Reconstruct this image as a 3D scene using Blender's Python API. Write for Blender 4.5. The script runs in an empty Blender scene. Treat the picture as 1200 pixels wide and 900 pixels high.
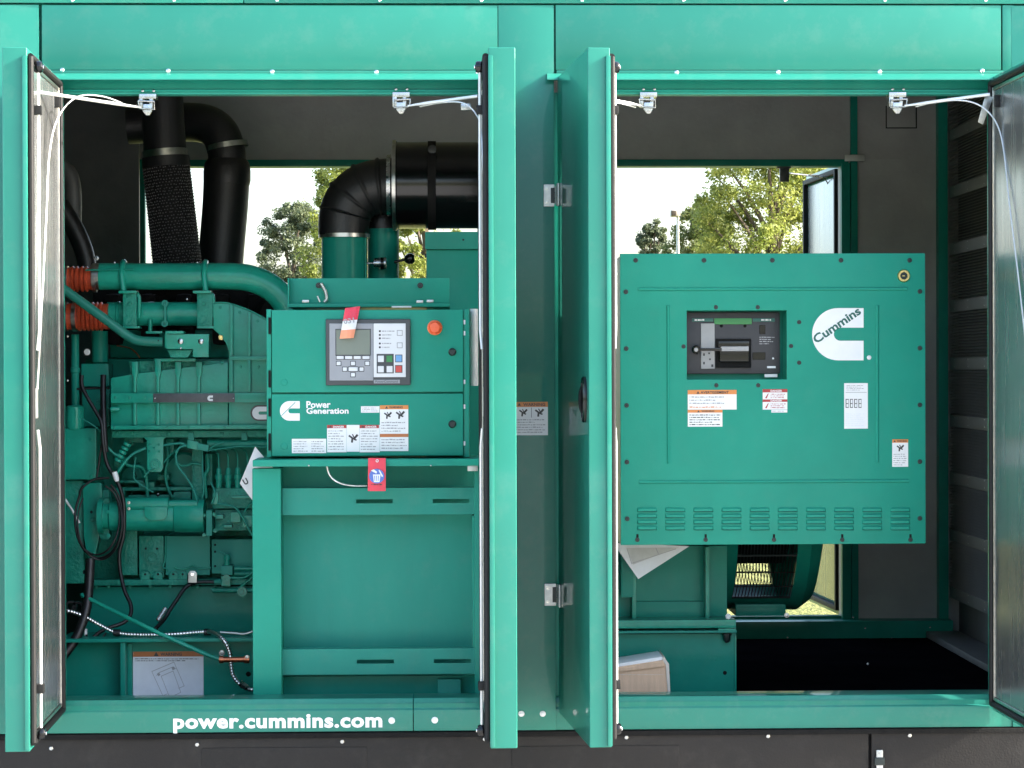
import bpy, bmesh, math, random
from mathutils import Vector, Matrix
RN = random.Random(11)
SC = bpy.context.scene
COL = SC.collection
# ------------------------------------------------------------ camera
DIST, FPX, CAMZ = 6.75, 2700.0, 1.6
YAW, PITCH, ROLL = math.radians(1.5), math.radians(0.34), math.radians(-0.18)
DIR = Vector((math.sin(YAW)*math.cos(PITCH), math.cos(YAW)*math.cos(PITCH), -math.sin(PITCH)))
CAM = Vector((0, 0, CAMZ)) - DIR*DIST
_r = DIR.cross(Vector((0, 0, 1))).normalized()
_u = _r.cross(DIR).normalized()
RIGHT = _r*math.cos(ROLL) + _u*math.sin(ROLL)
UP = _u*math.cos(ROLL) - _r*math.sin(ROLL)
cd = bpy.data.cameras.new('camera')
cd.sensor_width = 36.0
cd.lens = 36.0*FPX/1200.0
cd.clip_start, cd.clip_end = 0.1, 3000
cam = bpy.data.objects.new('camera', cd)
COL.objects.link(cam)
cam.matrix_world = Matrix(((RIGHT.x, UP.x, -DIR.x, CAM.x), (RIGHT.y, UP.y, -DIR.y, CAM.y), (RIGHT.z, UP.z, -DIR.z, CAM.z), (0, 0, 0, 1)))
SC.camera = cam
# ------------------------------------------------------------ sky, sun, exposure
SUN = Vector((1.0, -0.09, 0.54)).normalized()      # towards the sun: from the right, grazing the front
EL = math.asin(SUN.z)
AZ = math.atan2(SUN.x, SUN.y)
w = bpy.data.worlds.new('World')
SC.world = w
w.use_nodes = True
nt = w.node_tree
bg = nt.nodes['Background']
sky = nt.nodes.new('ShaderNodeTexSky')
sky.sky_type = 'NISHITA'
sky.sun_disc = False
sky.sun_elevation = EL
sky.sun_rotation = AZ
sky.air_density, sky.dust_density, sky.ozone_density = 1.0, 4.0, 1.5
nt.links.new(sky.outputs[0], bg.inputs[0])
bg.inputs[1].default_value = 0.15
ld = bpy.data.lights.new('sun', 'SUN')
ld.energy, ld.angle, ld.color = 2.8, math.radians(0.55), (1.0, 0.96, 0.90)
sun = bpy.data.objects.new('sun', ld)
COL.objects.link(sun)
sun.rotation_euler = SUN.to_track_quat('Z', 'Y').to_euler()
sun.location = (6, -2, 8)
vs = SC.view_settings
vs.view_transform, vs.look, vs.exposure, vs.gamma, vs.use_curve_mapping = 'Standard', 'None', 2.62, 1.0, False
SC.cycles.max_bounces = 10
SC.cycles.diffuse_bounces = 7
SC.cycles.glossy_bounces = 5
SC.cycles.transparent_max_bounces = 12
SC.cycles.sample_clamp_indirect = 6.0

# ------------------------------------------------------------ helpers
def at(px, py, y):
    """point of the place at depth y (0 = front sheet of the enclosure) measured at photo pixel px, py"""
    d = DIR*FPX + RIGHT*(px-600) + UP*(450-py)
    return CAM + d*((y-CAM.y)/d.y)
def sc_at(y):
    return (y-CAM.y)/FPX            # metres per photo pixel at depth y
def rect(r, y):
    x0, y0, x1, y1 = r
    a, b, c, d = at(x0, y0, y), at(x1, y0, y), at(x0, y1, y), at(x1, y1, y)
    return (a.x+c.x)/2, (b.x+d.x)/2, (c.z+d.z)/2, (a.z+b.z)/2      # X0 X1 Z0 Z1

MATS = {}
def mat(name, col, rough=0.5, metal=0.0, var=0.08, vs=6.0, bump=0.0, bs=120.0, coat=0.0, crough=0.1, stretch=(1, 1, 1), rvar=0.0, spec=0.5, dust=0.0, col2=None):
    m = bpy.data.materials.new(name)
    m.use_nodes = True
    n = m.node_tree.nodes
    L = m.node_tree.links
    p = n['Principled BSDF']
    p.inputs['Roughness'].default_value = rough
    p.inputs['Metallic'].default_value = metal
    p.inputs['Specular IOR Level'].default_value = spec
    p.inputs['Coat Weight'].default_value = coat
    p.inputs['Coat Roughness'].default_value = crough
    p.inputs['Coat IOR'].default_value = 1.38
    tc = n.new('ShaderNodeTexCoord')
    mp = n.new('ShaderNodeMapping')
    mp.inputs['Scale'].default_value = stretch
    L.new(tc.outputs['Object'], mp.inputs[0])
    nz = n.new('ShaderNodeTexNoise')
    nz.inputs['Scale'].default_value = vs
    nz.inputs['Detail'].default_value = 5
    nz.inputs['Roughness'].default_value = 0.6
    L.new(mp.outputs[0], nz.inputs['Vector'])
    rp = n.new('ShaderNodeValToRGB')
    rp.color_ramp.elements[0].position = 0.3
    rp.color_ramp.elements[1].position = 0.7
    c2 = col2 or tuple(min(1, c*(1+var)) for c in col)
    rp.color_ramp.elements[0].color = tuple(c*(1-var) for c in col)+(1,)
    rp.color_ramp.elements[1].color = tuple(c2)+(1,)
    L.new(nz.outputs['Fac'], rp.inputs[0])
    last = rp.outputs[0]
    if dust:
        nz3 = n.new('ShaderNodeTexNoise')
        nz3.inputs['Scale'].default_value = 14
        nz3.inputs['Detail'].default_value = 8
        nz3.inputs['Roughness'].default_value = 0.7
        L.new(tc.outputs['Object'], nz3.inputs['Vector'])
        mr3 = n.new('ShaderNodeMapRange')
        mr3.inputs[1].default_value, mr3.inputs[2].default_value = 0.5, 0.85
        mr3.inputs[3].default_value, mr3.inputs[4].default_value = 0, dust
        L.new(nz3.outputs['Fac'], mr3.inputs[0])
        mx = n.new('ShaderNodeMixRGB')
        mx.inputs[2].default_value = (0.32, 0.31, 0.27, 1)
        L.new(mr3.outputs[0], mx.inputs[0])
        L.new(last, mx.inputs[1])
        last = mx.outputs[0]
    L.new(last, p.inputs['Base Color'])
    if rvar:
        mr = n.new('ShaderNodeMapRange')
        mr.inputs[1].default_value, mr.inputs[2].default_value = 0.3, 0.7
        mr.inputs[3].default_value, mr.inputs[4].default_value = max(0.02, rough-rvar), rough+rvar
        L.new(nz.outputs['Fac'], mr.inputs[0])
        L.new(mr.outputs[0], p.inputs['Roughness'])
    if bump:
        n2 = n.new('ShaderNodeTexNoise')
        n2.inputs['Scale'].default_value = bs
        n2.inputs['Detail'].default_value = 3
        L.new(mp.outputs[0], n2.inputs['Vector'])
        bp = n.new('ShaderNodeBump')
        bp.inputs['Strength'].default_value = bump
        bp.inputs['Distance'].default_value = 0.01
        L.new(n2.outputs['Fac'], bp.inputs['Height'])
        L.new(bp.outputs[0], p.inputs['Normal'])
        if coat:
            L.new(bp.outputs[0], p.inputs['Coat Normal'])
    MATS[name] = m
    return m

GREEN = (0.018, 0.174, 0.128)
mat('sheet_green', GREEN, 0.42, var=0.09, vs=1.4, bump=0.045, bs=3.5, coat=0.6, crough=0.035, rvar=0.08, dust=0.10, spec=0.12)  # outer sheet kept darker than the inside greens, as it gets more light
mat('box_green', (0.014, 0.250, 0.176), 0.5, var=0.08, vs=3, bump=0.035, bs=160, coat=0.2, crough=0.2, dust=0.04, spec=0.12)  # this and the greens below kept lighter, making up for dim light inside
mat('engine_green', (0.010, 0.255, 0.175), 0.36, var=0.2, vs=9, bump=0.08, bs=90, coat=0.5, crough=0.10, dust=0.04, spec=0.15)
mat('cast_green', (0.010, 0.215, 0.148), 0.45, var=0.3, vs=14, bump=0.35, bs=110, coat=0.3, crough=0.16, dust=0.04, spec=0.15)
mat('frame_green', (0.008, 0.215, 0.156), 0.45, var=0.10, vs=6, bump=0.04, bs=60, coat=0.2, crough=0.15, dust=0.05, spec=0.12)
mat('weathered_green', (0.026, 0.250, 0.188), 0.45, var=0.05, vs=3, bump=0.04, bs=25, stretch=(3, 3, 0.6), dust=0.10, spec=0.15)
mat('tank_black', (0.0125, 0.0105, 0.0090), 0.6, var=0.14, vs=5, bump=0.12, bs=150, dust=0.04, spec=0.3)
mat('liner_foil', (0.32, 0.33, 0.325), 0.24, metal=0.8, var=0.08, vs=3, stretch=(14, 14, 0.7), rvar=0.06, bump=0.02, bs=10, dust=0.05)
mat('liner_wall', (0.33, 0.325, 0.31), 0.5, metal=0.25, var=0.16, vs=4, bump=0.10, bs=60, rvar=0.08)
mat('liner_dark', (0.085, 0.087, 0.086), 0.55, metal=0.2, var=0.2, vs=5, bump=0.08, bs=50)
mat('seal_rubber', (0.008, 0.008, 0.008), 0.6, var=0.2, vs=40, bump=0.05, spec=0.3)
mat('black_rubber', (0.0065, 0.0065, 0.007), 0.45, var=0.25, vs=30, bump=0.10, bs=150)
mat('black_gloss', (0.003, 0.003, 0.0035), 0.2, var=0.2, vs=10, coat=0.3, crough=0.05, spec=0.35)
mat('black_matte', (0.006, 0.006, 0.006), 0.8, var=0.25, vs=20, bump=0.2, bs=150, spec=0.2)
mat('wrap_mesh', (0.10, 0.10, 0.10), 0.3, var=0.2, vs=60, bump=0.3, bs=300)
mat('zinc', (0.42, 0.43, 0.43), 0.28, metal=1.0, var=0.15, vs=60, rvar=0.1)
mat('steel_clamp', (0.50, 0.49, 0.46), 0.3, metal=1.0, var=0.2, vs=50)
mat('chrome', (0.72, 0.72, 0.72), 0.13, metal=1.0, var=0.1, vs=40)
mat('braid', (0.66, 0.66, 0.64), 0.3, metal=1.0, var=0.2, vs=90)
mat('white_rod', (0.62, 0.63, 0.61), 0.28, metal=0.35, var=0.05, vs=30)
mat('bolt_dark', (0.005, 0.013, 0.013), 0.45, metal=0.0, var=0.2, vs=60)
mat('orange_silicone', (0.36, 0.050, 0.018), 0.42, var=0.2, vs=30, bump=0.08, bs=120)
mat('copper', (0.42, 0.14, 0.07), 0.35, metal=0.9, var=0.25, vs=60)
mat('brass', (0.60, 0.47, 0.20), 0.3, metal=1.0, var=0.15, vs=60)
mat('galvanized', (0.46, 0.47, 0.44), 0.42, metal=0.8, var=0.15, vs=12, rvar=0.1)
mat('print_white', (0.74, 0.75, 0.75), 0.38, var=0.03, vs=20)
mat('print_pale', (0.66, 0.69, 0.74), 0.4, var=0.05, vs=20)
mat('print_black', (0.03, 0.03, 0.03), 0.45, var=0.05)
mat('print_grey', (0.32, 0.32, 0.33), 0.45, var=0.05)
mat('print_orange', (0.62, 0.22, 0.05), 0.4, var=0.05)
mat('print_brown', (0.42, 0.13, 0.03), 0.45, var=0.08)
mat('print_red', (0.36, 0.03, 0.025), 0.4, var=0.05)
mat('print_dark_green', (0.005, 0.10, 0.08), 0.4, var=0.05)
mat('tag_red', (0.70, 0.04, 0.07), 0.4, var=0.08, vs=30)
mat('tag_orange', (0.80, 0.30, 0.17), 0.4, var=0.06, vs=30)
mat('tag_blue', (0.08, 0.16, 0.50), 0.4, var=0.05)
mat('paper', (0.70, 0.71, 0.71), 0.6, var=0.08, vs=15, bump=0.05, bs=40)
mat('paper_grey', (0.50, 0.50, 0.47), 0.6, var=0.12, vs=25)
mat('cardboard', (0.62, 0.43, 0.29), 0.75, var=0.10, vs=12, bump=0.10, bs=90, stretch=(6, 6, 0.7))
mat('cardboard_edge', (0.66, 0.60, 0.52), 0.75, var=0.1, vs=20)
mat('hmi_bezel', (0.040, 0.045, 0.050), 0.4, var=0.1, vs=30)
mat('hmi_grey', (0.28, 0.29, 0.31), 0.4, var=0.05, vs=20)
mat('hmi_white', (0.66, 0.67, 0.68), 0.38, var=0.03, vs=20)
mat('hmi_screen', (0.17, 0.20, 0.17), 0.22, var=0.06, vs=8, coat=0.4, crough=0.08)
mat('key_green', (0.03, 0.22, 0.06), 0.4, var=0.05)
mat('key_blue', (0.14, 0.33, 0.60), 0.4, var=0.05)
mat('key_red', (0.55, 0.06, 0.05), 0.4, var=0.05)
mat('stop_red', (0.75, 0.10, 0.025), 0.32, var=0.05, coat=0.3)
mat('breaker_grey', (0.022, 0.022, 0.027), 0.45, var=0.1, vs=30)
mat('breaker_light', (0.30, 0.30, 0.30), 0.4, var=0.06, vs=30)
mat('plate_dark', (0.055, 0.060, 0.066), 0.4, metal=0.3, var=0.2, vs=60)
mat('yard_concrete', (0.40, 0.393, 0.37), 0.85, var=0.2, vs=0.8, bump=0.3, bs=60)
mat('hinge_zinc', (0.62, 0.62, 0.60), 0.42, metal=0.45, var=0.12, vs=60)
mat('band_grey', (0.105, 0.105, 0.102), 0.5, metal=0.2, var=0.12, vs=6)
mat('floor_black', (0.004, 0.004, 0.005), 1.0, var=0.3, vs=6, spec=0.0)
mat('louvre_grey', (0.22, 0.217, 0.208), 0.5, metal=0.2, var=0.12, vs=6)
mat('bark', (0.10, 0.075, 0.05), 0.85, var=0.3, vs=8, bump=0.4, bs=20, stretch=(3, 3, 0.5))

class MB:
    def __init__(s):
        s.v, s.f, s.m = [], [], []
    def add(s, vs, fs, m=0):
        k = len(s.v)
        s.v += [tuple(v) for v in vs]
        s.f += [tuple(i+k for i in f) for f in fs]
        s.m += [m]*len(fs)
    def box(s, X0, X1, Y0, Y1, Z0, Z1, m=0):
        s.add([(X0, Y0, Z0), (X1, Y0, Z0), (X1, Y1, Z0), (X0, Y1, Z0), (X0, Y0, Z1), (X1, Y0, Z1), (X1, Y1, Z1), (X0, Y1, Z1)],
              [(0, 3, 2, 1), (4, 5, 6, 7), (0, 1, 5, 4), (1, 2, 6, 5), (2, 3, 7, 6), (3, 0, 4, 7)], m)
    def pbox(s, r, y, th, m=0):
        X0, X1, Z0, Z1 = rect(r, y)
        s.box(X0, X1, y, y+th, Z0, Z1, m)
    def quad(s, r, y, m=0):
        X0, X1, Z0, Z1 = rect(r, y)
        s.add([(X0, y, Z0), (X1, y, Z0), (X1, y, Z1), (X0, y, Z1)], [(0, 1, 2, 3)], m)
    def prism(s, pts, y, th, m=0):      # pixel polygon (any winding) at depth y pulled back by th
        P = [at(a, b, y) for a, b in pts]
        ar = sum(P[i].x*P[(i+1) % len(P)].z-P[(i+1) % len(P)].x*P[i].z for i in range(len(P)))
        if ar < 0:
            P.reverse()
        n = len(P)
        vs = [(p.x, y, p.z) for p in P]+[(p.x, y+th, p.z) for p in P]
        fs = [tuple(range(n)), tuple(range(2*n-1, n-1, -1))]+[(i, i+n, (i+1) % n+n, (i+1) % n) for i in range(n)]
        s.add(vs, fs, m)
    def flat(s, pts, y, m=0):
        P = [at(a, b, y) for a, b in pts]
        ar = sum(P[i].x*P[(i+1) % len(P)].z-P[(i+1) % len(P)].x*P[i].z for i in range(len(P)))
        if ar < 0:
            P.reverse()
        s.add([(p.x, y, p.z) for p in P], [tuple(range(len(P)))], m)
    def tube(s, pts, r, n=12, m=0, caps=True, sub=0, rfun=None):
        P = [Vector(p) for p in pts]
        if sub:
            Q = []
            k = len(P)
            for i in range(k-1):
                a, b, c, d = P[max(i-1, 0)], P[i], P[i+1], P[min(i+2, k-1)]
                for j in range(sub):
                    t = j/sub
                    Q.append(0.5*((2*b)+(c-a)*t+(2*a-5*b+4*c-d)*t*t+(3*b-a-3*c+d)*t**3))
            Q.append(P[-1])
            P = Q
        k = len(P)
        rad = [r(i/(k-1)) if callable(r) else r for i in range(k)]
        t0 = (P[1]-P[0]).normalized()
        nrm = t0.orthogonal().normalized()
        vs, fs = [], []
        for i in range(k):
            t = (P[min(i+1, k-1)]-P[max(i-1, 0)])
            t = t.normalized() if t.length > 1e-9 else t0
            nrm = (nrm-t*nrm.dot(t)).normalized()
            b = t.cross(nrm)
            for j in range(n):
                a = 2*math.pi*j/n
                vs.append(P[i]+(nrm*math.cos(a)+b*math.sin(a))*rad[i])
        for i in range(k-1):
            for j in range(n):
                fs.append((i*n+j, i*n+(j+1) % n, (i+1)*n+(j+1) % n, (i+1)*n+j))
        if caps:
            fs.append(tuple(range(n-1, -1, -1)))
            fs.append(tuple((k-1)*n+j for j in range(n)))
        s.add(vs, fs, m)
    def lathe(s, org, axis, prof, n=20, m=0, a0=0.0, a1=None, up=None):
        """prof: list of (distance along axis, radius)"""
        org = Vector(org)
        ax = Vector(axis).normalized()
        u = (Vector(up) if up else ax.orthogonal()).normalized()
        w_ = ax.cross(u)
        full = a1 is None
        a1 = a0+2*math.pi if full else a1
        cnt = n if full else n+1
        vs, fs = [], []
        for t, r in prof:
            for j in range(cnt):
                a = a0+(a1-a0)*j/n
                vs.append(org+ax*t+(u*math.cos(a)+w_*math.sin(a))*max(r, 1e-5))
        for i in range(len(prof)-1):
            for j in range(n):
                j2 = (j+1) % cnt
                fs.append((i*cnt+j, i*cnt+j2, (i+1)*cnt+j2, (i+1)*cnt+j))
        s.add(vs, fs, m)
    def build(s, name, mats, parent=None, bevel=0.0, seg=2, smooth=True, angle=35):
        if isinstance(mats, str):
            mats = [mats]
        lo = [min(v[i] for v in s.v) for i in range(3)]
        hi = [max(v[i] for v in s.v) for i in range(3)]
        c = Vector(((lo[0]+hi[0])/2, (lo[1]+hi[1])/2, (lo[2]+hi[2])/2))
        me = bpy.data.meshes.new(name)
        me.from_pydata([Vector(v)-c for v in s.v], [], s.f)
        for x in mats:
            me.materials.append(MATS[x])
        if len(mats) > 1:
            me.polygons.foreach_set('material_index', s.m)
        bm = bmesh.new()
        bm.from_mesh(me)
        bmesh.ops.recalc_face_normals(bm, faces=bm.faces) if bevel or smooth == 'fix' else None
        if bevel:
            es = [e for e in bm.edges if len(e.link_faces) == 2 and e.calc_face_angle(0) > 0.6]
            bmesh.ops.bevel(bm, geom=es, offset=bevel, segments=seg, profile=0.7, affect='EDGES', clamp_overlap=True)
        bm.to_mesh(me)
        bm.free()
        if smooth:
            for p in me.polygons:
                p.use_smooth = True
            me.set_sharp_from_angle(angle=math.radians(angle))
        return link(name, me, c, parent)

WORLD = {}
def link(name, me, loc, parent=None):
    o = bpy.data.objects.new(name, me)
    COL.objects.link(o)
    o.location = Vector(loc)-(WORLD[parent.name] if parent else Vector((0, 0, 0)))
    WORLD[o.name] = Vector(loc)
    if parent:
        o.parent = parent
    return o
def thing(name, loc, label, cat, group=None):
    o = bpy.data.objects.new(name, None)
    o.empty_display_size = 0.1
    COL.objects.link(o)
    o.location = loc
    WORLD[o.name] = Vector(loc)
    return tag(o, label, cat, group)
def tag(o, label, cat, group=None):
    o['label'] = label
    o['category'] = cat
    if group:
        o['group'] = group
    return o
def struct(o):
    o['kind'] = 'structure'
    return o
def bx(name, r, y, th, m, parent=None, bevel=0.002, seg=2):
    b = MB()
    b.pbox(r, y, th)
    return b.build(name, m, parent, bevel, seg)
def pr(name, pts, y, th, m, parent=None, bevel=0.002):
    b = MB()
    b.prism(pts, y, th)
    return b.build(name, m, parent, bevel)
def tb(name, pts, rpx, m, parent=None, n=12, sub=6):
    ym = sum(p[2] for p in pts)/len(pts)
    b = MB()
    b.tube([at(*p) for p in pts], rpx*sc_at(ym), n, sub=sub)
    return b.build(name, m, parent, angle=50)
def lx(name, cy, y, prof, m, parent=None, n=24):     # turned about a left-right axis; prof (px x, px radius)
    b = MB()
    o = at(prof[0][0], cy, y)
    s = sc_at(y)
    b.lathe(o, (1, 0, 0), [((p[0]-prof[0][0])*s, p[1]*s) for p in prof], n)
    return b.build(name, m, parent, smooth='fix', angle=40)
def lz(name, cx, y, prof, m, parent=None, n=24):     # turned about an upright axis; prof (px y, px radius)
    b = MB()
    o = at(cx, prof[0][0], y)
    s = sc_at(y)
    b.lathe(o, (0, 0, -1), [((p[0]-prof[0][0])*s, p[1]*s) for p in prof], n)
    return b.build(name, m, parent, smooth='fix', angle=40)
def ly(name, cx, cy, y, prof, m, parent=None, n=20):  # turned about the depth axis; prof (metres towards viewer, px radius)
    b = MB()
    s = sc_at(y)
    b.lathe(at(cx, cy, y), (0, -1, 0), [(t, r*s) for t, r in prof], n)
    return b.build(name, m, parent, smooth='fix', angle=40)
BOLTS = {}
def bolt(px, py, y, kind, parent, r=4.0, m='zinc', name='bolt'):
    key = (kind, r, m)
    if key not in BOLTS:
        R = r*0.0025
        b = MB()
        if kind == 'hex':
            b.lathe((0, 0, 0), (0, -1, 0), [(0, R*1.35), (0.0016, R*1.35), (0.0018, R), (R*1.0, R*0.97), (R*1.12, R*0.8), (R*1.12, 0)], 6 if r > 2.9 else 6)
        elif kind == 'dome':
            b.lathe((0, 0, 0), (0, -1, 0), [(0, R), (R*0.3, R*0.93), (R*0.5, R*0.6), (R*0.56, 0)], 12)
        elif kind == 'cap':
            b.lathe((0, 0, 0), (0, -1, 0), [(0, R*1.25), (0.002, R*1.25), (0.002, R), (R*0.7, R*0.95), (R*0.75, R*0.5), (R*0.45, R*0.45), (R*0.45, 0)], 12)
        o = b.build(name, m, None, smooth='fix', angle=30)
        BOLTS[key] = o.data
        bpy.data.objects.remove(o)
    return link(name, BOLTS[key], at(px, py, y), parent)

TEXT = {}
def text_geo(body, bold=0.0, space=1.0):
    key = (body, bold, space)
    if key not in TEXT:
        cu = bpy.data.curves.new('text', 'FONT')
        cu.body = body
        cu.size = 1.0
        cu.offset = bold
        cu.space_character = space
        cu.resolution_u = 3
        o = bpy.data.objects.new('text', cu)
        COL.objects.link(o)
        dg = bpy.context.evaluated_depsgraph_get()
        me = o.evaluated_get(dg).to_mesh()
        vs = [tuple(v.co) for v in me.vertices]
        fs = [tuple(p.vertices) for p in me.polygons]
        o.evaluated_get(dg).to_mesh_clear()
        bpy.data.objects.remove(o)
        bpy.data.curves.remove(cu)
        TEXT[key] = (vs, fs)
    return TEXT[key]
def put_text(b, body, r, y, m=0, bold=0.0, rot=0.0, space=1.0):
    """flat lettering filling pixel rectangle r (before turning it by rot about its middle)"""
    vs, fs = text_geo(body, bold, space)
    x0, x1 = min(v[0] for v in vs), max(v[0] for v in vs)
    y0, y1 = min(v[1] for v in vs), max(v[1] for v in vs)
    X0, X1, Z0, Z1 = rect(r, y)
    cx, cz = (X0+X1)/2, (Z0+Z1)/2
    P = []
    for v in vs:
        a = ((v[0]-x0)/(x1-x0)-0.5)*(X1-X0)
        c = ((v[1]-y0)/(y1-y0)-0.5)*(Z1-Z0)
        P.append((cx+a*math.cos(rot)-c*math.sin(rot), y, cz+a*math.sin(rot)+c*math.cos(rot)))
    b.add(P, fs, m)
def lettering(name, body, r, y, m, parent, bold=0.0, rot=0.0, space=1.0):
    b = MB()
    put_text(b, body, r, y, 0, bold, rot, space)
    return b.build(name, m, parent, smooth=False)
LM = ['print_white', 'print_black', 'print_orange', 'print_red', 'print_grey', 'print_brown', 'print_pale']
def text_lines(b, r, y, rows, m=4, fill=0.36, seed=1):
    """tiny print: rows of word-long strokes"""
    g = random.Random(seed)
    x0, y0, x1, y1 = r
    h = (y1-y0)/rows
    for i in range(rows):
        x = x0
        end = x1-(g.random()*0.35*(x1-x0) if i % 2 else g.random()*0.1*(x1-x0))
        while x < end-1:
            wl = 0.5+g.random()**2*4.0
            j = (g.random()-0.5)*h*0.16
            b.quad((x, y0+h*i+h*(1-fill)/2+j, min(x+wl, end), y0+h*(i+1)-h*(1-fill)/2+j*0.3), y, m)
            x += wl+0.45+0.5*g.random()
def label_plate(parent, r, y, parts, name='warning_label', base=0):
    """parts: ('band',rect,mat) ('text',rect,body,mat,bold) ('lines',rect,rows,mat) ('poly',pts,mat)"""
    b = MB()
    b.pbox(r, y-0.0008, 0.0008, base)
    k = 0
    for p in parts:
        k += 1
        yy = y-0.0010
        if p[0] == 'band':
            b.quad(p[1], yy, p[2])
        elif p[0] == 'text':
            put_text(b, p[2], p[1], yy-0.0004, p[3], p[4] if len(p) > 4 else 0.02)
        elif p[0] == 'lines':
            text_lines(b, p[1], yy-0.0002, p[2], p[3] if len(p) > 3 else 4, seed=int(p[1][0]+p[1][1]*3))
        elif p[0] == 'poly':
            b.flat(p[1], yy-0.0003-0.00005*k, p[2])
    return b.build(name, LM, parent, smooth=False)
def hazard(cx, cy, s, m=1):
    """little pictogram strokes: a struck hand"""
    def q(a, b_, w_):
        dx, dy = b_[0]-a[0], b_[1]-a[1]
        l = math.hypot(dx, dy) or 1
        nx, ny = -dy/l*w_/2, dx/l*w_/2
        return ('poly', [(a[0]+nx, a[1]+ny), (b_[0]+nx, b_[1]+ny), (b_[0]-nx, b_[1]-ny), (a[0]-nx, a[1]-ny)], m)
    P = lambda x, y_: (cx+x*s, cy+y_*s)
    return [q(P(-1, -.7), P(.1, .1), .4*s), q(P(.1, .1), P(1, -.9), .5*s), q(P(-.2, -.2), P(-.3, .9), .45*s), q(P(.1, .1), P(.75, .35), .35*s), q(P(-.2, -1), P(.2, -.2), .25*s)]
def tri(cx, cy, s, m=1):
    return ('poly', [(cx-s, cy+s*.8), (cx+s, cy+s*.8), (cx, cy-s*.9)], m)
def logo_c(name, r, y, m, parent):
    """block letter C with a square right side"""
    x0, y0, x1, y1 = r
    cy = (y0+y1)/2
    R = (y1-y0)/2
    g = R*0.25
    cx = x0+R
    pts = [(x1, y0)]
    for i in range(0, 25):
        a = math.pi/2+math.pi*i/24
        pts.append((cx+R*math.cos(a), cy-R*math.sin(a)))
    pts += [(x1, y1), (x1, cy+g)]
    ix = x0+(x1-x0)*0.55
    for i in range(0, 13):
        a = -math.pi/2-math.pi*i/12
        pts.append((ix+g*math.cos(a), cy-g*math.sin(a)))
    pts += [(x1, cy-g)]
    b = MB()
    P = [at(a, c, y) for a, c in pts]
    me_pts = [(p.x, y, p.z) for p in P]
    b.add(me_pts, [tuple(range(len(P)))])
    o = b.build(name, m, parent, smooth=False)
    bm = bmesh.new()
    bm.from_mesh(o.data)
    bmesh.ops.triangulate(bm, faces=bm.faces, ngon_method='EAR_CLIP')
    bm.to_mesh(o.data)
    bm.free()
    return o
# ============================================================ the setting
def grass_material():
    m = bpy.data.materials.new('grass_ground')
    m.use_nodes = True
    n, L = m.node_tree.nodes, m.node_tree.links
    p = n['Principled BSDF']
    p.inputs['Roughness'].default_value = 0.9
    p.inputs['Specular IOR Level'].default_value = 0.15
    tc = n.new('ShaderNodeTexCoord')
    a = n.new('ShaderNodeTexNoise')
    a.inputs['Scale'].default_value = 1.3
    a.inputs['Detail'].default_value = 8
    a.inputs['Roughness'].default_value = 0.75
    L.new(tc.outputs['Object'], a.inputs['Vector'])
    rp = n.new('ShaderNodeValToRGB')
    rp.color_ramp.elements[0].position, rp.color_ramp.elements[1].position = 0.35, 0.68
    rp.color_ramp.elements[0].color = (0.090, 0.115, 0.030, 1)
    rp.color_ramp.elements[1].color = (0.24, 0.23, 0.085, 1)
    L.new(a.outputs['Fac'], rp.inputs[0])
    L.new(rp.outputs[0], p.inputs['Base Color'])
    b2 = n.new('ShaderNodeTexNoise')
    b2.inputs['Scale'].default_value = 30
    b2.inputs['Detail'].default_value = 6
    L.new(tc.outputs['Object'], b2.inputs['Vector'])
    bp = n.new('ShaderNodeBump')
    bp.inputs['Strength'].default_value = 0.9
    bp.inputs['Distance'].default_value = 0.06
    L.new(b2.outputs['Fac'], bp.inputs['Height'])
    L.new(bp.outputs[0], p.inputs['Normal'])
    MATS['grass_ground'] = m
grass_material()
b = MB()
N = 24
gv, gf = [], []
for j in range(N+1):
    for i in range(N+1):
        gv.append(((i/N-0.5)*1600, (j/N-0.5)*1600, 0.0))
for j in range(N):
    for i in range(N):
        gf.append((j*(N+1)+i, j*(N+1)+i+1, (j+1)*(N+1)+i+1, (j+1)*(N+1)+i))
b.add(gv, gf)
struct(b.build('ground', 'grass_ground'))

b = MB(); b.box(-30, 30, -26, 2.30, -0.30, 0.02)
struct(b.build('paved_yard', 'yard_concrete', None, 0.02))

# ============================================================ base tank under the enclosure
ZB = at(600, 856, 0).z
TANK = thing('fuel_tank_base', (0, 1.15, 0), 'dark charcoal steel base tank under the whole green enclosure', 'fuel tank')
XL, XR = -3.0, 2.45
XS = at(1020, 870, 0).x
b = MB(); b.box(XL, XS-0.004, 0.006, 2.34, 0.06, ZB-0.004); b.build('tank_shell', 'tank_black', TANK, 0.006)
b = MB(); b.box(XS+0.004, XR, 0.006, 2.34, 0.06, ZB-0.004); b.build('tank_shell', 'tank_black', TANK, 0.006)
b = MB(); b.box(XS-0.003, XS+0.003, 0.02, 2.3, 0.08, ZB-0.02); b.build('joint_strip', 'black_matte', TANK)
for x in (-2.6, -1.2, 0.4, 2.0):
    b = MB(); b.box(x-0.15, x+0.15, 0.05, 2.25, 0.021, 0.06); b.build('skid_foot', 'tank_black', TANK, 0.005)
b = MB(); b.box(XL, XR, -0.004, 0.006, ZB-0.018, ZB-0.003); b.build('shadow_strip', 'black_matte', TANK, 0.002)  # black strip painting the shadow line under the green enclosure
for px, py in ((60, 874), (231, 869.5), (401, 866), (568, 863), (734, 861), (900, 859.5), (1066, 858.7)):
    z = at(px, py, 0).z
    o = bolt(px, py+3, 0.005, 'hex', TANK, 2.6, 'zinc')
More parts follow.
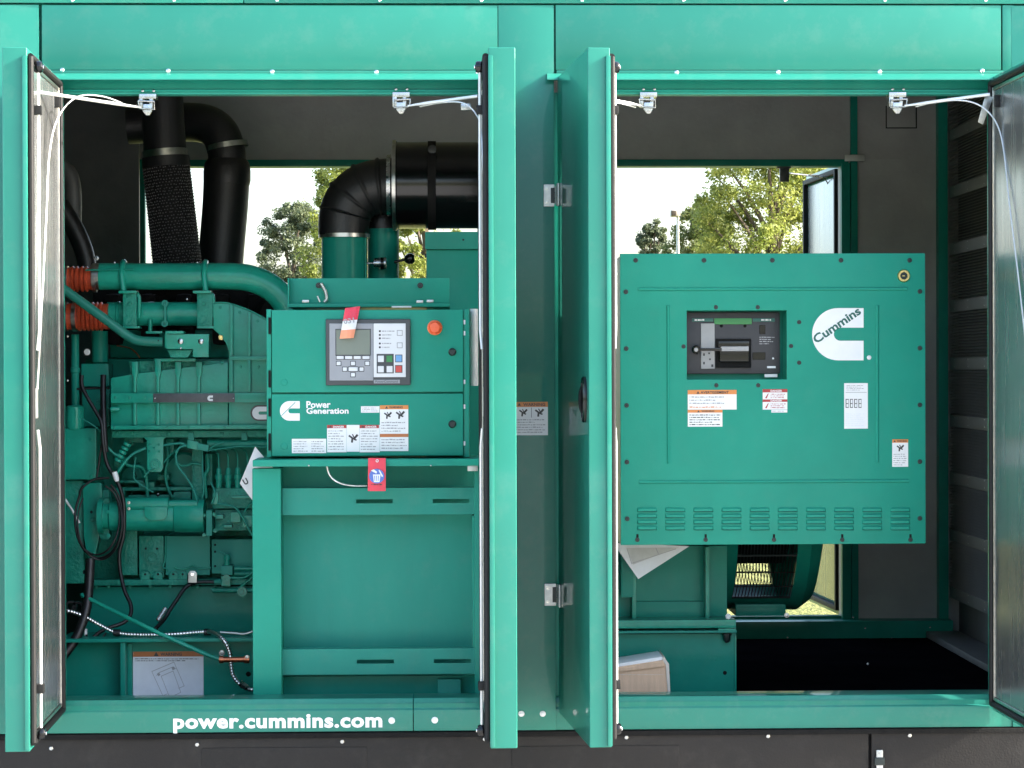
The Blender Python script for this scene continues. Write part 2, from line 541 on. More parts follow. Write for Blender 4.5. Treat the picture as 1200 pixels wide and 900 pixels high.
# latch by the joint, and shallow pressed panels
bx('latch', (1027, 879, 1035, 925), -0.004, 0.012, 'zinc', TANK, 0.003)
bx('latch_keeper', (1025, 888, 1037, 897), -0.010, 0.010, 'bolt_dark', TANK, 0.002)
bx('pressed_panel', (236, 876, 430, 990), 0.003, 0.006, 'tank_black', TANK, 0.003)
bx('pressed_panel', (600, 874, 796, 990), 0.003, 0.006, 'tank_black', TANK, 0.003)

# ============================================================ enclosure
ENC = thing('generator_enclosure', (0, 1.15, ZB), 'green sheet metal generator enclosure with four doors swung open', 'enclosure')
G = 'sheet_green'
ZROOF = at(600, -32, 0).z
def sheet(name, px0, px1, py0, py1, y, th, m=G, bevel=0.0025, parent=None):
    return bx(name, (px0, py0, px1, py1), y, th, m, parent or ENC, bevel)
# roof and its eave strip, in two lengths
b = MB(); b.box(XL, at(285.2, 0, 0).x, -0.003, 0.02, at(600, 4, 0).z, ZROOF); b.build('eave_strip', G, ENC, 0.003)
b = MB(); b.box(at(286, 0, 0).x, XR, -0.003, 0.02, at(600, 4, 0).z, ZROOF); b.build('eave_strip', G, ENC, 0.003)
b = MB(); b.box(XL, XR, -0.004, 2.36, ZROOF, ZROOF+0.04); b.build('roof', G, ENC, 0.006)
for px in (85, 204, 324.5, 445, 564, 682, 801, 920, 1037, 1155):
    bolt(px, 0.6, -0.003, 'hex', ENC, 1.9, 'chrome')
# header sheets above the doorways
sheet('header_panel', 49, 583.2, 6, 82, 0.0, 0.03)
sheet('header_panel', 651.2, 1173.2, 6, 82, 0.0, 0.03)
# full-height sheets: left of, between and right of the doorways
X0, X1, Z0, Z1 = rect((585, 6, 650.2, 855), 0.0)
b = MB(); b.box(X0, X1, 0, 0.03, ZB, Z1); b.build('centre_panel', G, ENC, 0.0025)
b = MB(); b.box(XL, at(47.2, 450, 0).x, 0, 0.03, ZB, Z1); b.build('side_panel', G, ENC, 0.0025)
b = MB(); b.box(at(1186, 450, 0).x, XR, 0, 0.03, ZB, Z1); b.build('side_panel', G, ENC, 0.0025)
sheet('header_filler', 1174.8, 1188, 6, 88, 0.001, 0.028)
# dark backing behind the joints
b = MB(); b.box(XL+0.02, XR-0.02, 0.031, 0.04, at(600, 84, 0).z, ZROOF-0.02); b.build('joint_backing', 'frame_green', ENC)
for a_, c_ in ((49, 583.2), (651.2, 1176)):
    sheet('header_hem', a_+1, c_, 82.4, 87, -0.002, 0.03)
# drip gutters over both doorways
def gutter(px0, px1):
    xa, xb = at(px0, 90, 0).x, at(px1, 90, 0).x
    za, zb, zc = at(600, 86.0, 0).z, at(600, 95.2, 0).z, at(600, 88.5, 0).z
    prof = [(0.0, za), (-0.006, za-0.001), (-0.030, zb+0.0045), (-0.031, zb), (-0.027, zb-0.001), (-0.004, zc-0.012), (0.0, zc-0.012)]
    b = MB()
    n = len(prof)
    vs = [(xa, y, z) for y, z in prof]+[(xb, y, z) for y, z in prof]
    b.add(vs, [tuple(range(n)), tuple(range(2*n-1, n-1, -1))]+[(i, i+n, (i+1) % n+n, (i+1) % n) for i in range(n)])
    return b.build('drip_gutter', G, ENC, 0.001, 1)
gutter(53, 582)
gutter(640.5, 1183)
for px, py in ((73, 81), (197, 82), (319, 83), (441, 83.5), (560, 84), (793, 84), (912, 83.5), (1031, 83), (1151, 82)):
    bolt(px, py+1, -0.002, 'dome', ENC, 2.7, 'chrome')
# door frames: head, step, jambs
for a_, c_ in ((52, 584), (655, 1184)):
    sheet('frame_head', a_, c_, 88, 104.5, 0.032, 0.05, 'frame_green')
    sheet('frame_step', a_, c_, 104.8, 107.5, 0.024, 0.06, 'frame_green', 0.001)
    sheet('frame_lip', a_, c_, 107.8, 110.5, 0.030, 0.05, 'weathered_green', 0.001)
XJ = []
for a_, c_ in ((40, 73), (562, 600), (640, 676), (1162, 1200)):
    xa, xb = at(a_, 450, 0.033).x, at(c_, 450, 0.033).x
    b = MB(); b.box(xa, xb, 0.033, 0.085, ZB, at(600, 108, 0.03).z); b.build('door_jamb', 'frame_green', ENC, 0.002)
# sills: ledge, groove, face
def sill(px0, px1):
    xa, xb = at(px0, 840, 0).x, at(px1, 840, 0).x
    zt, z1, z2, z3 = at(600, 816.5, 0.03).z, at(600, 825.5, 0.0).z, at(600, 829.5, 0).z, at(600, 831.5, 0).z
    prof = [(0.004, ZB), (0.004, z3), (0.009, z2), (0.009, z1+0.004), (0.012, z1), (0.016, zt-0.002), (0.018, zt), (0.115, zt), (0.115, ZB)]
    n = len(prof)
    b = MB()
    b.add([(xa, y, z) for y, z in prof]+[(xb, y, z) for y, z in prof], [tuple(range(n)), tuple(range(2*n-1, n-1, -1))]+[(i, i+n, (i+1) % n+n, (i+1) % n) for i in range(n)])
    return b.build('sill', G, ENC, 0.0012, 2)
SL = sill(48, 483.8)
sill(484.8, 584.4)
sill(651, 1186)
lettering('web_address', 'power.cummins.com', (203, 837, 448, 858.5), 0.0030, 'print_white', SL, 0.038, 0.0, 1.08)
for px, py in ((459, 844.5), (509.5, 844), ):
    bolt(px, py, 0.0035, 'dome', ENC, 4.2, 'print_white', 'plug')
for px, py in ((611, 836.5), (636, 836.5)):
    bolt(px, py, -0.0005, 'dome', ENC, 3.8, 'print_white', 'plug')
bolt(924, 821, 0.016, 'cap', ENC, 1.6, 'bolt_dark')
# floor inside, end partition, back wall
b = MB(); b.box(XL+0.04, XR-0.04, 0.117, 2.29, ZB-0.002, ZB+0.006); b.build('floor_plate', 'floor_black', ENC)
XLV = at(1108, 450, 2.28).x
YB = 2.30
def wall(name, px0, px1, py0, py1, m, y=YB, th=0.05, bevel=0.0):
    return bx(name, (px0, py0, px1, py1), y, th, m, ENC, bevel)
ztop = ZROOF-0.001
WX = lambda p: at(p, 450, YB).x
WZ = lambda p: at(600, p, YB).z
def wbox(name, xa, xb, za, zb, m, y=YB, th=0.05, bevel=0.0):
    b = MB(); b.box(xa, xb, y, y+th, za, zb)
    return b.build(name, m, ENC, bevel)
wbox('back_wall_head', XL, XR, WZ(187), ztop, 'liner_wall')
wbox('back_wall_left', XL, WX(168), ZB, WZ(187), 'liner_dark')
wbox('back_wall_post', WX(560), WX(675), ZB, WZ(187), 'liner_wall')
wbox('back_wall_right', WX(985), XR, ZB, WZ(187), 'liner_wall')
for a_, c_ in ((168, 560), (675, 985)):
    wbox('back_sill', WX(a_), WX(c_), ZB, WZ(724), 'frame_green')
    wbox('back_frame_head', WX(a_)-0.03, WX(c_)+0.03, WZ(195.5), WZ(187.5), 'frame_green', YB-0.022, 0.085, 0.003)
wbox('back_frame_jamb', WX(985), WX(995.5), ZB+0.02, WZ(192), 'frame_green', YB-0.030, 0.029, 0.003)
wbox('wall_batten', WX(996.5), WX(1004.5), ZB+0.02, WZ(108), 'frame_green', YB-0.022, 0.021, 0.002)
wbox('batten_bracket', WX(989), WX(1012), WZ(190), WZ(182.5), 'galvanized', YB-0.036, 0.013, 0.002)
wbox('corner_post', WX(1097), WX(1108), ZB, WZ(100), 'frame_green', YB-0.05, 0.049, 0.003)
wbox('back_frame_jamb', WX(163), WX(172), ZB+0.02, WZ(187), 'frame_green', YB-0.030, 0.029, 0.003)
wbox('kick_rail', WX(850), WX(1110), WZ(751), WZ(727), 'frame_green', YB-0.10, 0.099, 0.004)
for px, py in ((1014, 736), (1090, 735), (923, 747), (1000, 723.5), (1045, 748)):
    bolt(px, py, YB-0.101, 'dome', ENC, 1.5, 'zinc')
# small cover plate on the back wall: four dark joints around a flush lid
bx('access_cover', (1039.5, 124, 1073, 149), YB-0.004, 0.003, 'liner_wall', ENC, 0.001)
for r in ((1038, 124, 1039.2, 150.5), (1073.3, 124, 1074.5, 150.5), (1039.2, 149.3, 1073.3, 150.5)):
    bx('cover_joint', r, YB-0.003, 0.002, 'black_matte', ENC, 0)
for px in (1017, ):
    for py in (778, 790):
        bolt(px, py, 1.2, 'dome', ENC, 1.6, 'print_white', 'rivet')
# ceiling lining
b = MB(); b.box(XL+0.03, XR-0.03, 0.045, YB-0.001, ZROOF-0.006, ZROOF-0.001); b.build('ceiling_lining', 'liner_wall', ENC)
# outer end walls
b = MB(); b.box(XL, XL+0.03, 0.031, YB-0.001, ZB, ztop); b.build('end_wall', G, ENC)
b = MB(); b.box(XR-0.03, XR, 0.031, YB-0.001, ZB, ztop); b.build('end_wall', G, ENC)
# bulkhead at the left, behind the exhaust pipes
xb = at(70, 450, 1.9).x
b = MB(); b.box(xb-0.40, at(164, 450, 1.95).x, 1.95, 1.97, at(600, 330, 1.95).z, ztop-0.01); b.build('bulkhead', 'liner_dark', ENC, 0.004)
# louvred end partition (air inlet), seen at a grazing angle on the right
b = MB(); b.box(XLV+0.045, XLV+0.06, 0.09, YB-0.052, ZB+0.01, ztop-0.008); b.build('partition', 'liner_dark', ENC)
zlo, zhi = ZB+0.16, ZROOF-0.05
nb = 9
pitch_z = (zhi-zlo)/nb
for k in range(nb):
    z0 = zlo+k*pitch_z
    b = MB(); b.box(XLV+0.008, XLV+0.03, 0.10, YB-0.06, z0, z0+pitch_z*0.20); o = b.build('louvre_band', 'band_grey', ENC, 0.002)
    for yy in (1.65, 1.92, 2.15):
        for zz in (0.06, 0.18):
            me = BOLTS[('dome', 1.5, 'zinc')]
            q = link('rivet', me, (XLV+0.0078, yy, z0+pitch_z*zz), o)
            q.rotation_euler = (0, 0, -math.pi/2)
    b = MB()
    ns = 16
    hh = pitch_z*0.80/ns
    for i in range(ns):
        za = z0+pitch_z*0.20+hh*i
        b.add([(XLV+0.030, 0.10, za+hh*0.95), (XLV+0.004, 0.10, za+hh*0.12), (XLV+0.006, 0.10, za+hh*0.02), (XLV+0.034, 0.10, za+hh*0.80),
               (XLV+0.030, YB-0.06, za+hh*0.95), (XLV+0.004, YB-0.06, za+hh*0.12), (XLV+0.006, YB-0.06, za+hh*0.02), (XLV+0.034, YB-0.06, za+hh*0.80)],
              [(0, 1, 2, 3), (7, 6, 5, 4), (0, 4, 5, 1), (1, 5, 6, 2), (2, 6, 7, 3), (3, 7, 4, 0)])
    o = b.build('louvre_slats', 'louvre_grey', ENC, smooth=False)
    o['kind'] = 'stuff'
# sloping tray under the louvres
b = MB()
b.prism([(0, 0)]*0 or [(1105, 742), (1162, 797), (1162, 803), (1105, 748)], 1.6, 0.5) if False else None
b = MB(); b.box(XLV-0.10, XLV+0.03, 0.12, YB-0.12, ZB+0.010, ZB+0.035); b.build('inlet_tray', 'liner_dark', ENC, 0.004)

# ------------------------------------------------------------ doors
W = 0.63
def door(hinge, outer, inner, rod, name='door'):
    a = at(hinge, 450, 0)
    p0 = Vector((a.x, -0.004, 0))
    p1 = Vector((at(outer, 450, -W).x, -W, 0))
    u = (p1-p0).normalized()
    th = abs(at(inner, 450, -W).x-at(outer, 450, -W).x)
    sgn = 1 if inner > outer else -1
    n = Vector((-u.y, u.x, 0))
    if n.x*sgn < 0:
        n = -n
    zt, zb = at(600, 55.5, -W).z, at(600, 877, -W).z
    Q = lambda s, t, z: p0+u*s+n*t+Vector((0, 0, z))
    w_ = (p1-p0).length
    def slab(b, s0, s1, t0, t1, z0, z1, m=0):
        vs = [Q(s0, t0, z0), Q(s1, t0, z0), Q(s1, t1, z0), Q(s0, t1, z0), Q(s0, t0, z1), Q(s1, t0, z1), Q(s1, t1, z1), Q(s0, t1, z1)]
        b.add(vs, [(0, 3, 2, 1), (4, 5, 6, 7), (0, 1, 5, 4), (1, 2, 6, 5), (2, 3, 7, 6), (3, 0, 4, 7)], m)
    b = MB(); slab(b, 0, w_, 0, th, zb, zt)
    d = b.build(name, G, ENC, 0.004, 3)
    # folded edge strip on the free edge, inner side
    b = MB(); slab(b, w_-0.002, w_+0.010, th-0.012, th+0.001, zb+0.004, zt-0.022)
    b.build('edge_fold', G, d, 0.003)
    # lining sheet and rubber seal
    b = MB(); slab(b, 0.045, w_-0.035, th, th+0.004, zb+0.045, zt-0.045)
    b.build('lining', 'liner_foil', d, 0.001, 1)
    b = MB()
    path = [Q(0.022, th+0.007, zb+0.022), Q(0.022, th+0.007, zt-0.022), Q(w_-0.014, th+0.007, zt-0.022), Q(w_-0.014, th+0.007, zb+0.022)]
    r = 0.009
    for i in range(4):
        b.tube([path[i], path[(i+1) % 4]], r, 10)
    b.build('seal', 'seal_rubber', d)
    b = MB()
    for s0, s1, z0, z1 in ((0.034, 0.044, zb+0.034, zt-0.034), (0.044, w_-0.03, zt-0.044, zt-0.034), (0.044, w_-0.03, zb+0.034, zb+0.044)):
        slab(b, s0, s1, th+0.0005, th+0.007, z0, z1)
    b.build('lining_trim', 'steel_clamp', d, 0.001, 1)
    if rod:
        b = MB(); b.tube([Q(w_-0.055, th+0.022, zt-0.06), Q(w_-0.055, th+0.022, zt-0.75), Q(w_-0.045, th+0.018, zt-0.80)], 0.0040, 8)
        b.build('lock_rod', 'white_rod', d)
        b = MB(); b.tube([Q(w_-0.045, th+0.018, zb+0.85), Q(w_-0.055, th+0.022, zb+0.80), Q(w_-0.055, th+0.022, zb+0.05)], 0.0040, 8)
        b.build('lock_rod', 'white_rod', d)
        for z in (zt-0.045, zb+0.040):
            b = MB(); b.lathe(Q(w_-0.055, th+0.012, z), n, [(0, 0.0), (0, 0.014), (0.005, 0.016), (0.016, 0.016), (0.021, 0.013), (0.021, 0.007), (0.023, 0.006), (0.023, 0)], 16)
            b.build('roller', 'black_gloss', d, smooth='fix')
            b = MB(); b.lathe(Q(w_-0.055, th+0.033, z), n, [(0, 0.006), (0.004, 0.005), (0.004, 0)], 10)
            b.build('roller_pin', 'chrome', d, smooth='fix')
        for z in (zt-0.16, zb+0.16):
            b = MB(); slab(b, w_-0.068, w_-0.042, th+0.004, th+0.031, z-0.012, z+0.012)
            b.build('rod_guide', 'seal_rubber', d, 0.003)
        # latch box half-way down
        b = MB(); slab(b, w_-0.070, w_-0.040, th+0.004, th+0.016, (zt+zb)/2-0.05, (zt+zb)/2+0.03)
        b.build('latch_box', 'galvanized', d, 0.003)
    # hinge-side bracket for the hold-open stay
    b = MB(); slab(b, 0.10, 0.118, th+0.004, th+0.018, zt-0.10, zt-0.065)
    b.build('stay_bracket', 'seal_rubber', d, 0.002)
    return d, Q, w_, th, zt, zb
D1 = door(44.0, 4, 33, True)
D2 = door(595.5, 605, 573.5, True)
D3 = door(654, 690, 716, True)
D4 = door(1190, 1263, 1232, True)
for D_ in (D3, D4):
    d, Q, w_, th, zt, zb = D_
    zc = (zt+zb)/2-0.005
    b = MB()
    k = 24
    ring = lambda rs, rz, t: [Q(w_-0.060+rs*math.cos(2*math.pi*i/k), t, zc+rz*math.sin(2*math.pi*i/k)) for i in range(k)]
    rings = [ring(0.030, 0.062, 0.0), ring(0.030, 0.062, -0.007), ring(0.026, 0.058, -0.011), ring(0.020, 0.050, -0.011), ring(0.017, 0.046, -0.003)]
    vs = [v for r_ in rings for v in r_]
    fs = [(j*k+i, j*k+(i+1) % k, (j+1)*k+(i+1) % k, (j+1)*k+i) for j in range(4) for i in range(k)]+[tuple(4*k+i for i in range(k))]
    b.add(vs, fs)
    b.build('handle_plate', 'black_gloss', d, smooth='fix')
    b = MB(); b.tube([Q(w_-0.060, -0.004, zc-0.040), Q(w_-0.060, -0.013, zc-0.02), Q(w_-0.060, -0.013, zc+0.02), Q(w_-0.060, -0.004, zc+0.040)], 0.006, 8, sub=4)
    b.build('handle', 'black_matte', d)
# small hinges: two leaves, knuckle, screws
def hinge(px, py, wpx, parent):
    b = MB()
    b.pbox((px-wpx, py-13, px-3.2, py+13), -0.006, 0.0055)
    o = b.build('hinge', 'hinge_zinc', parent, 0.0025, 3)
    b = MB(); c = at(px, py, -0.008)
    b.lathe(c+Vector((0, 0, 0.026)), (0, 0, -1), [(0, 0), (0, 0.0075), (0.017, 0.0075), (0.0172, 0.006), (0.0188, 0.006), (0.019, 0.0075), (0.033, 0.0075), (0.0332, 0.006), (0.0348, 0.006), (0.035, 0.0075), (0.052, 0.0075), (0.052, 0)], 14)
    b.build('knuckle', 'hinge_zinc', o, smooth='fix')
    bx('hinge_recess', (px-7.5, py-9, px-2.6, py+9), -0.0066, 0.0012, 'bolt_dark', o, 0.0004, 1)
    for dx in (-wpx+4, ):
        for dy in (-8, 8):
            bolt(px+dx, py+dy, -0.0062, 'cap', o, 1.7, 'steel_clamp', 'screw')
    d, Q, w_, th, zt, zb = D3
    z = at(px, py, 0).z
    b = MB()
    vs = [Q(0.006, -0.006, z-0.033), Q(0.044, -0.006, z-0.033), Q(0.044, -0.0005, z-0.033), Q(0.006, -0.0005, z-0.033), Q(0.006, -0.006, z+0.033), Q(0.044, -0.006, z+0.033), Q(0.044, -0.0005, z+0.033), Q(0.006, -0.0005, z+0.033)]
    b.add(vs, [(0, 3, 2, 1), (4, 5, 6, 7), (0, 1, 5, 4), (1, 2, 6, 5), (2, 3, 7, 6), (3, 0, 4, 7)])
    b.build('hinge_leaf', 'hinge_zinc', o, 0.0025, 3)
hinge(653, 229, 16, ENC)
hinge(655, 697, 17, ENC)
d, Q, w_, th, zt, zb = D2
for py in (229, 697):
    z = at(603, py, 0).z
    b = MB(); b.lathe(Q(0.004, -0.012, z+0.03), (0, 0, -1), [(0, 0), (0, 0.009), (0.06, 0.009), (0.06, 0)], 12)
    o = b.build('hinge', 'chrome', ENC, smooth='fix')
    b = MB(); b.pbox((589, py-13, 602, py+13), -0.006, 0.0055); b.build('hinge_leaf', 'chrome', o, 0.003)
# hold-open stays: catch on the frame head, rod, loop and slack cable
def stay(cpx, cpy, epx, epy, ey, side, cable):
    x = cpx
    o = bx('stay_catch', (x-10, cpy-14, x+10, cpy-8.5), 0.012, 0.05, 'zinc', ENC, 0.0012)
    for dx in (-6, 7):
        bolt(x+dx, cpy-17.5, 0.0235, 'dome', o, 1.7, 'zinc', 'screw')
    bx('catch_plate', (x-10, cpy-9, x-6 if side > 0 else x-5, cpy+3), 0.014, 0.035, 'zinc', o, 0.001)
    bx('catch_plate', (x+2, cpy-9, x+6, cpy+3), 0.016, 0.03, 'zinc', o, 0.001)
    pr('catch_pawl', [(x-5, cpy-2), (x+5, cpy-2), (x+5, cpy+6), (x+2, cpy+11), (x-2, cpy+11), (x-6, cpy+6)], 0.010, 0.008, 'zinc', o, 0.0015)
    b = MB()
    q = 0.0028
    P = [at(x-11*side, cpy-6, 0.006), at(x+8*side, cpy-5, 0.006), at(x+8*side, cpy+4, 0.006), at(x-10*side, cpy+3, 0.006)]
    b.tube(P+[P[0]], q, 8)
    b.build('catch_loop', 'zinc', o)
    b = MB()
    e = at(epx, epy, ey)
    b.tube([at(x-8*side, cpy+2, 0.004), at(x-8*side, cpy+2, 0.004).lerp(e, 0.25), e], lambda t: 0.0028 if t < 0.3 else 0.0048, 10)
    b.build('stay_rod', 'white_rod', o)
    b = MB(); b.tube([at(*c) for c in cable], 0.0022, 8, sub=8); b.build('stay_cable', 'white_rod', o)
stay(173, 124, 46, 108, -0.42, 1, [(150, 124, 0.0), (120, 113, -0.08), (90, 114, -0.2), (68, 138, -0.3), (58, 180, -0.35), (54, 260, -0.4), (47, 400, -0.5), (42, 486, -0.58)])
stay(470, 122, 560, 112.5, -0.10, -1, [(492, 125, 0.0), (520, 120, -0.05), (543, 121, -0.1), (558, 134, -0.12), (564, 155, -0.2), (567, 220, -0.3)])
stay(760, 122, 700, 114, -0.10, 1, [(745, 126, 0.0), (735, 123, -0.03), (722, 120, -0.06), (708, 118, -0.08)])
stay(1052, 122, 1160, 110.5, -0.08, -1, [(1073, 125, 0.0), (1100, 119, -0.03), (1130, 118, -0.06), (1152, 126, -0.08), (1168, 145, -0.12), (1176, 175, -0.16), (1183, 240, -0.25), (1194, 330, -0.35), (1204, 420, -0.45)])
pr('stay_link', [(1155, 111), (1164, 114), (1152, 146), (1146, 143)], -0.06, 0.004, 'steel_clamp', ENC, 0.001)
bx('stay_eye', (540, 121, 552, 129), -0.06, 0.006, 'zinc', ENC, 0.003)
# warning sticker on the centre panel
def tall_warning(parent, x0, y0, x1, y1, y, head='WARNING', hm=2, picto=True, rows=4, seed=0):
    h = y1-y0
    P = [('band', (x0, y0, x1, y0+h*0.15), hm), tri(x0+(x1-x0)*.12, y0+h*.075, h*.05), ('text', (x0+(x1-x0)*.24, y0+h*.03, x1-(x1-x0)*.08, y0+h*.125), head, 1, 0.03)]
    yy = y0+h*.2
    if picto:
        P += hazard(x0+(x1-x0)*.24, y0+h*.33, h*.115)
        P += hazard(x0+(x1-x0)*.74, y0+h*.33, h*.125)
        P += [('band', (x0+(x1-x0)*.485, y0+h*.17, x0+(x1-x0)*.5, y0+h*.47), 1)]
        yy = y0+h*.5
    P += [('lines', (x0+1.5, yy, x1-1.5, y1-h*.05), rows)]
    return label_plate(parent, (x0, y0, x1, y1), y, P)
tall_warning(ENC, 604, 471, 642, 510, 0.0, rows=6)

# doors of the far side, swung out behind
def back_door(hpx, fpx, side):
    x0 = at(hpx, 450, YB+0.05).x
    x1 = at(fpx, 450, YB+0.68).x
    p0, p1 = Vector((x0, YB+0.056, 0)), Vector((x1, YB+0.68, 0))
    u = (p1-p0).normalized()
    n = Vector((side*abs(u.y), -side*u.x if u.y > 0 else 0, 0))
    zt, zb = WZ(190), WZ(726)
    def slab(b, s0, s1, t0, t1, z0, z1):
        Q = lambda s, t, z: p0+u*s+n*t+Vector((0, 0, z))
        b.add([Q(s0, t0, z0), Q(s1, t0, z0), Q(s1, t1, z0), Q(s0, t1, z0), Q(s0, t0, z1), Q(s1, t0, z1), Q(s1, t1, z1), Q(s0, t1, z1)],
              [(0, 3, 2, 1), (4, 5, 6, 7), (0, 1, 5, 4), (1, 2, 6, 5), (2, 3, 7, 6), (3, 0, 4, 7)])
    b = MB(); slab(b, 0, 0.63, -0.07, 0, zb, zt)
    d = b.build('door', G, ENC, 0.004)
    b = MB(); slab(b, 0.05, 0.56, 0.0005, 0.006, zb+0.05, zt-0.05)
    b.build('lining', 'liner_foil', d, 0.001)
    b = MB()
    for s0, s1, z0, z1 in ((0.015, 0.035, zb+0.02, zt-0.02), (0.59, 0.61, zb+0.02, zt-0.02), (0.035, 0.59, zt-0.04, zt-0.02), (0.035, 0.59, zb+0.02, zb+0.04)):
        slab(b, s0, s1, 0.0005, 0.02, z0, z1)
    b.build('seal', 'seal_rubber', d, 0.003)
    return d
bd = back_door(985.5, 945.5, -1)
o = bx('stay_catch', (911, 187, 927, 197), YB+0.0, 0.03, 'plate_dark', ENC, 0.002)
bx('catch_pawl', (914, 195, 925, 213), YB+0.01, 0.02, 'plate_dark', o, 0.003)
tb('stay_rod', [(922, 203, YB+0.02), (970, 208, YB+0.25)], 1.0, 'zinc', o, 8, 0)
tb('stay_cable', [(945, 206, YB+0.1), (960, 206, YB+0.2), (970, 215, YB+0.25), (975, 240, YB+0.3), (972, 300, YB+0.4)], 0.7, 'plate_dark', o, 6, 6)
back_door(675, 668, 1)
# ============================================================ engine skid rail
EG, CG = 'engine_green', 'cast_green'
SK = thing('engine_skid', (-0.8, 0.75, ZB), 'dark green steel skid rail under the engine carrying a large printed sheet', 'skid frame')
zsk = at(190, 751, 0.60).z
bx('rail_web', (70, 752, 300, 826), 0.60, 0.02, 'frame_green', SK, 0.002)
bx('rail_flange', (70, 748.5, 300, 752.5), 0.52, 0.20, 'frame_green', SK, 0.002)
bx('rail_stiffener', (141, 753, 147, 826), 0.53, 0.068, 'frame_green', SK, 0.002)
bx('rail_cheek', (147, 754, 155, 826), 0.585, 0.014, 'frame_green', SK, 0.002)
label_plate(SK, (156, 763.5, 238.5, 822), 0.598, [('band', (156, 763.5, 238.5, 769.5), 5), tri(183, 766.6, 3), ('text', (188, 764.8, 213, 768.6), 'WARNING', 1, 0.03),
    ('lines', (158, 771, 237, 775.5), 2, 1)] + [('poly', p, 4) for p in (
    [(178, 786.5), (204, 775.5), (204.3, 776.1), (178.3, 787.1)], [(178, 786.5), (191, 815), (190.5, 815.2), (177.5, 786.7)], [(204, 775.5), (216, 803.5), (215.5, 803.7), (203.5, 775.7)],
    [(189, 792), (203, 786), (203.2, 786.6), (189.2, 792.6)], [(189, 792), (199, 817), (198.5, 817.2), (188.5, 792.2)], [(203, 786), (212, 811), (211.5, 811.2), (202.5, 786.2)], [(199, 817), (212, 811), (212.2, 811.6), (199.2, 817.6)],
    [(183, 792), (186, 788), (203, 781), (207, 784), (206.6, 784.4), (203, 781.7), (186.4, 788.6), (183.6, 792)], [(190.5, 815), (196, 812.8), (196.2, 813.3), (190.7, 815.5)], [(209, 806.5), (216, 803.5), (216.2, 804), (209.2, 807)],
    [(183.8, 789.5), (186.5, 788), (188, 791), (185.5, 792.5)], [(201, 782.5), (204, 781.2), (205.2, 784.2), (202.3, 785.4)])], 'instruction_sheet', 6)
bolt(260, 765, 0.598, 'cap', SK, 3.0, 'zinc')
bolt(291, 790, 0.598, 'dome', SK, 3.4, 'black_matte', 'plug')

# ============================================================ diesel engine
EN = thing('diesel_engine', (-0.85, 1.25, at(190, 752, 0.9).z), 'green painted diesel engine with starter, intake cover and charge air tubes', 'engine')
# --- block, sump, cylinder head behind everything
bx('engine_block', (100, 500, 420, 690), 1.055, 0.75, CG, EN, 0.01)
bx('oil_sump', (99, 686, 420, 760), 0.90, 0.70, 'frame_green', EN, 0.02)
bx('sump_flange', (104, 679, 420, 685.5), 0.86, 0.06, CG, EN, 0.003)
for px in (113, 127, 152, 176, 199, 231, 252):
    bolt(px, 687.5, 0.875, 'hex', EN, 1.9, CG)
bx('cylinder_head', (100, 420, 420, 500), 1.10, 0.5, 'frame_green', EN, 0.01)
bx('rocker_cover', (128, 386, 420, 420), 1.20, 0.36, 'frame_green', EN, 0.02)
bx('manifold_shade_block', (108, 336, 345, 392), 1.24, 0.16, 'black_matte', EN, 0.02)  # block, runners and turbo added in black to darken the voids behind tubes
for i in range(5):
    bx('runner_shade_block', (122+i*42, 344, 142+i*42, 404), 1.14, 0.10, 'black_matte', EN, 0.02)
ly('turbo_shade_block', 330, 372, 1.16, [(0, 30), (0.05, 30), (0.07, 24), (0.07, 12), (0.04, 10), (0.04, 0)], 'black_matte', EN, 28)
tb('sensor_lead', [(137, 405, 1.0), (152, 408, 0.98), (160, 414, 0.97), (164, 420, 0.96)], 1.0, 'copper', EN, 6, 4)
# --- lower side covers
bx('side_cover', (163, 628, 192, 677), 0.885, 0.17, CG, EN, 0.003)
bx('side_cover', (194, 628, 246, 674), 0.875, 0.18, 'weathered_green', EN, 0.003)
bx('side_cover', (248, 632, 300, 672), 0.885, 0.17, 'weathered_green', EN, 0.003)
bx('side_cover', (140, 620, 161, 674), 0.895, 0.16, CG, EN, 0.003)
ly('core_plug', 178, 653.5, 0.884, [(0, 6), (0.006, 6), (0.006, 4.8), (0.001, 4.6), (0.001, 0)], CG, EN)
for px, py in ((171, 643), (184, 643), (252, 638.5), (252, 646.5), (252, 663.5), (170, 673), (185, 673)):
    bolt(px, py, 0.8835, 'dome', EN, 1.5, 'black_matte', 'bolt_hole')
for px in (170, 185, 203, 214):
    pr('foot_lug', [(px-5.5, 681), (px-5.5, 673), (px-3, 669.5), (px+3, 669.5), (px+5.5, 673), (px+5.5, 681)], 0.868, 0.02, CG, EN, 0.002)
    bolt(px, 673, 0.8675, 'dome', EN, 1.6, 'black_matte', 'bolt_hole')
tb('cast_rib', [(194, 628, 0.872), (193.5, 655, 0.872), (191, 664, 0.872), (197, 668, 0.872)], 1.2, CG, EN, 8, 4)
tb('cast_rib', [(204, 664, 0.872), (210, 667, 0.872), (220, 666, 0.872), (226, 663, 0.872), (233, 666, 0.872), (247, 665.5, 0.872)], 1.2, EG, EN, 8, 4)
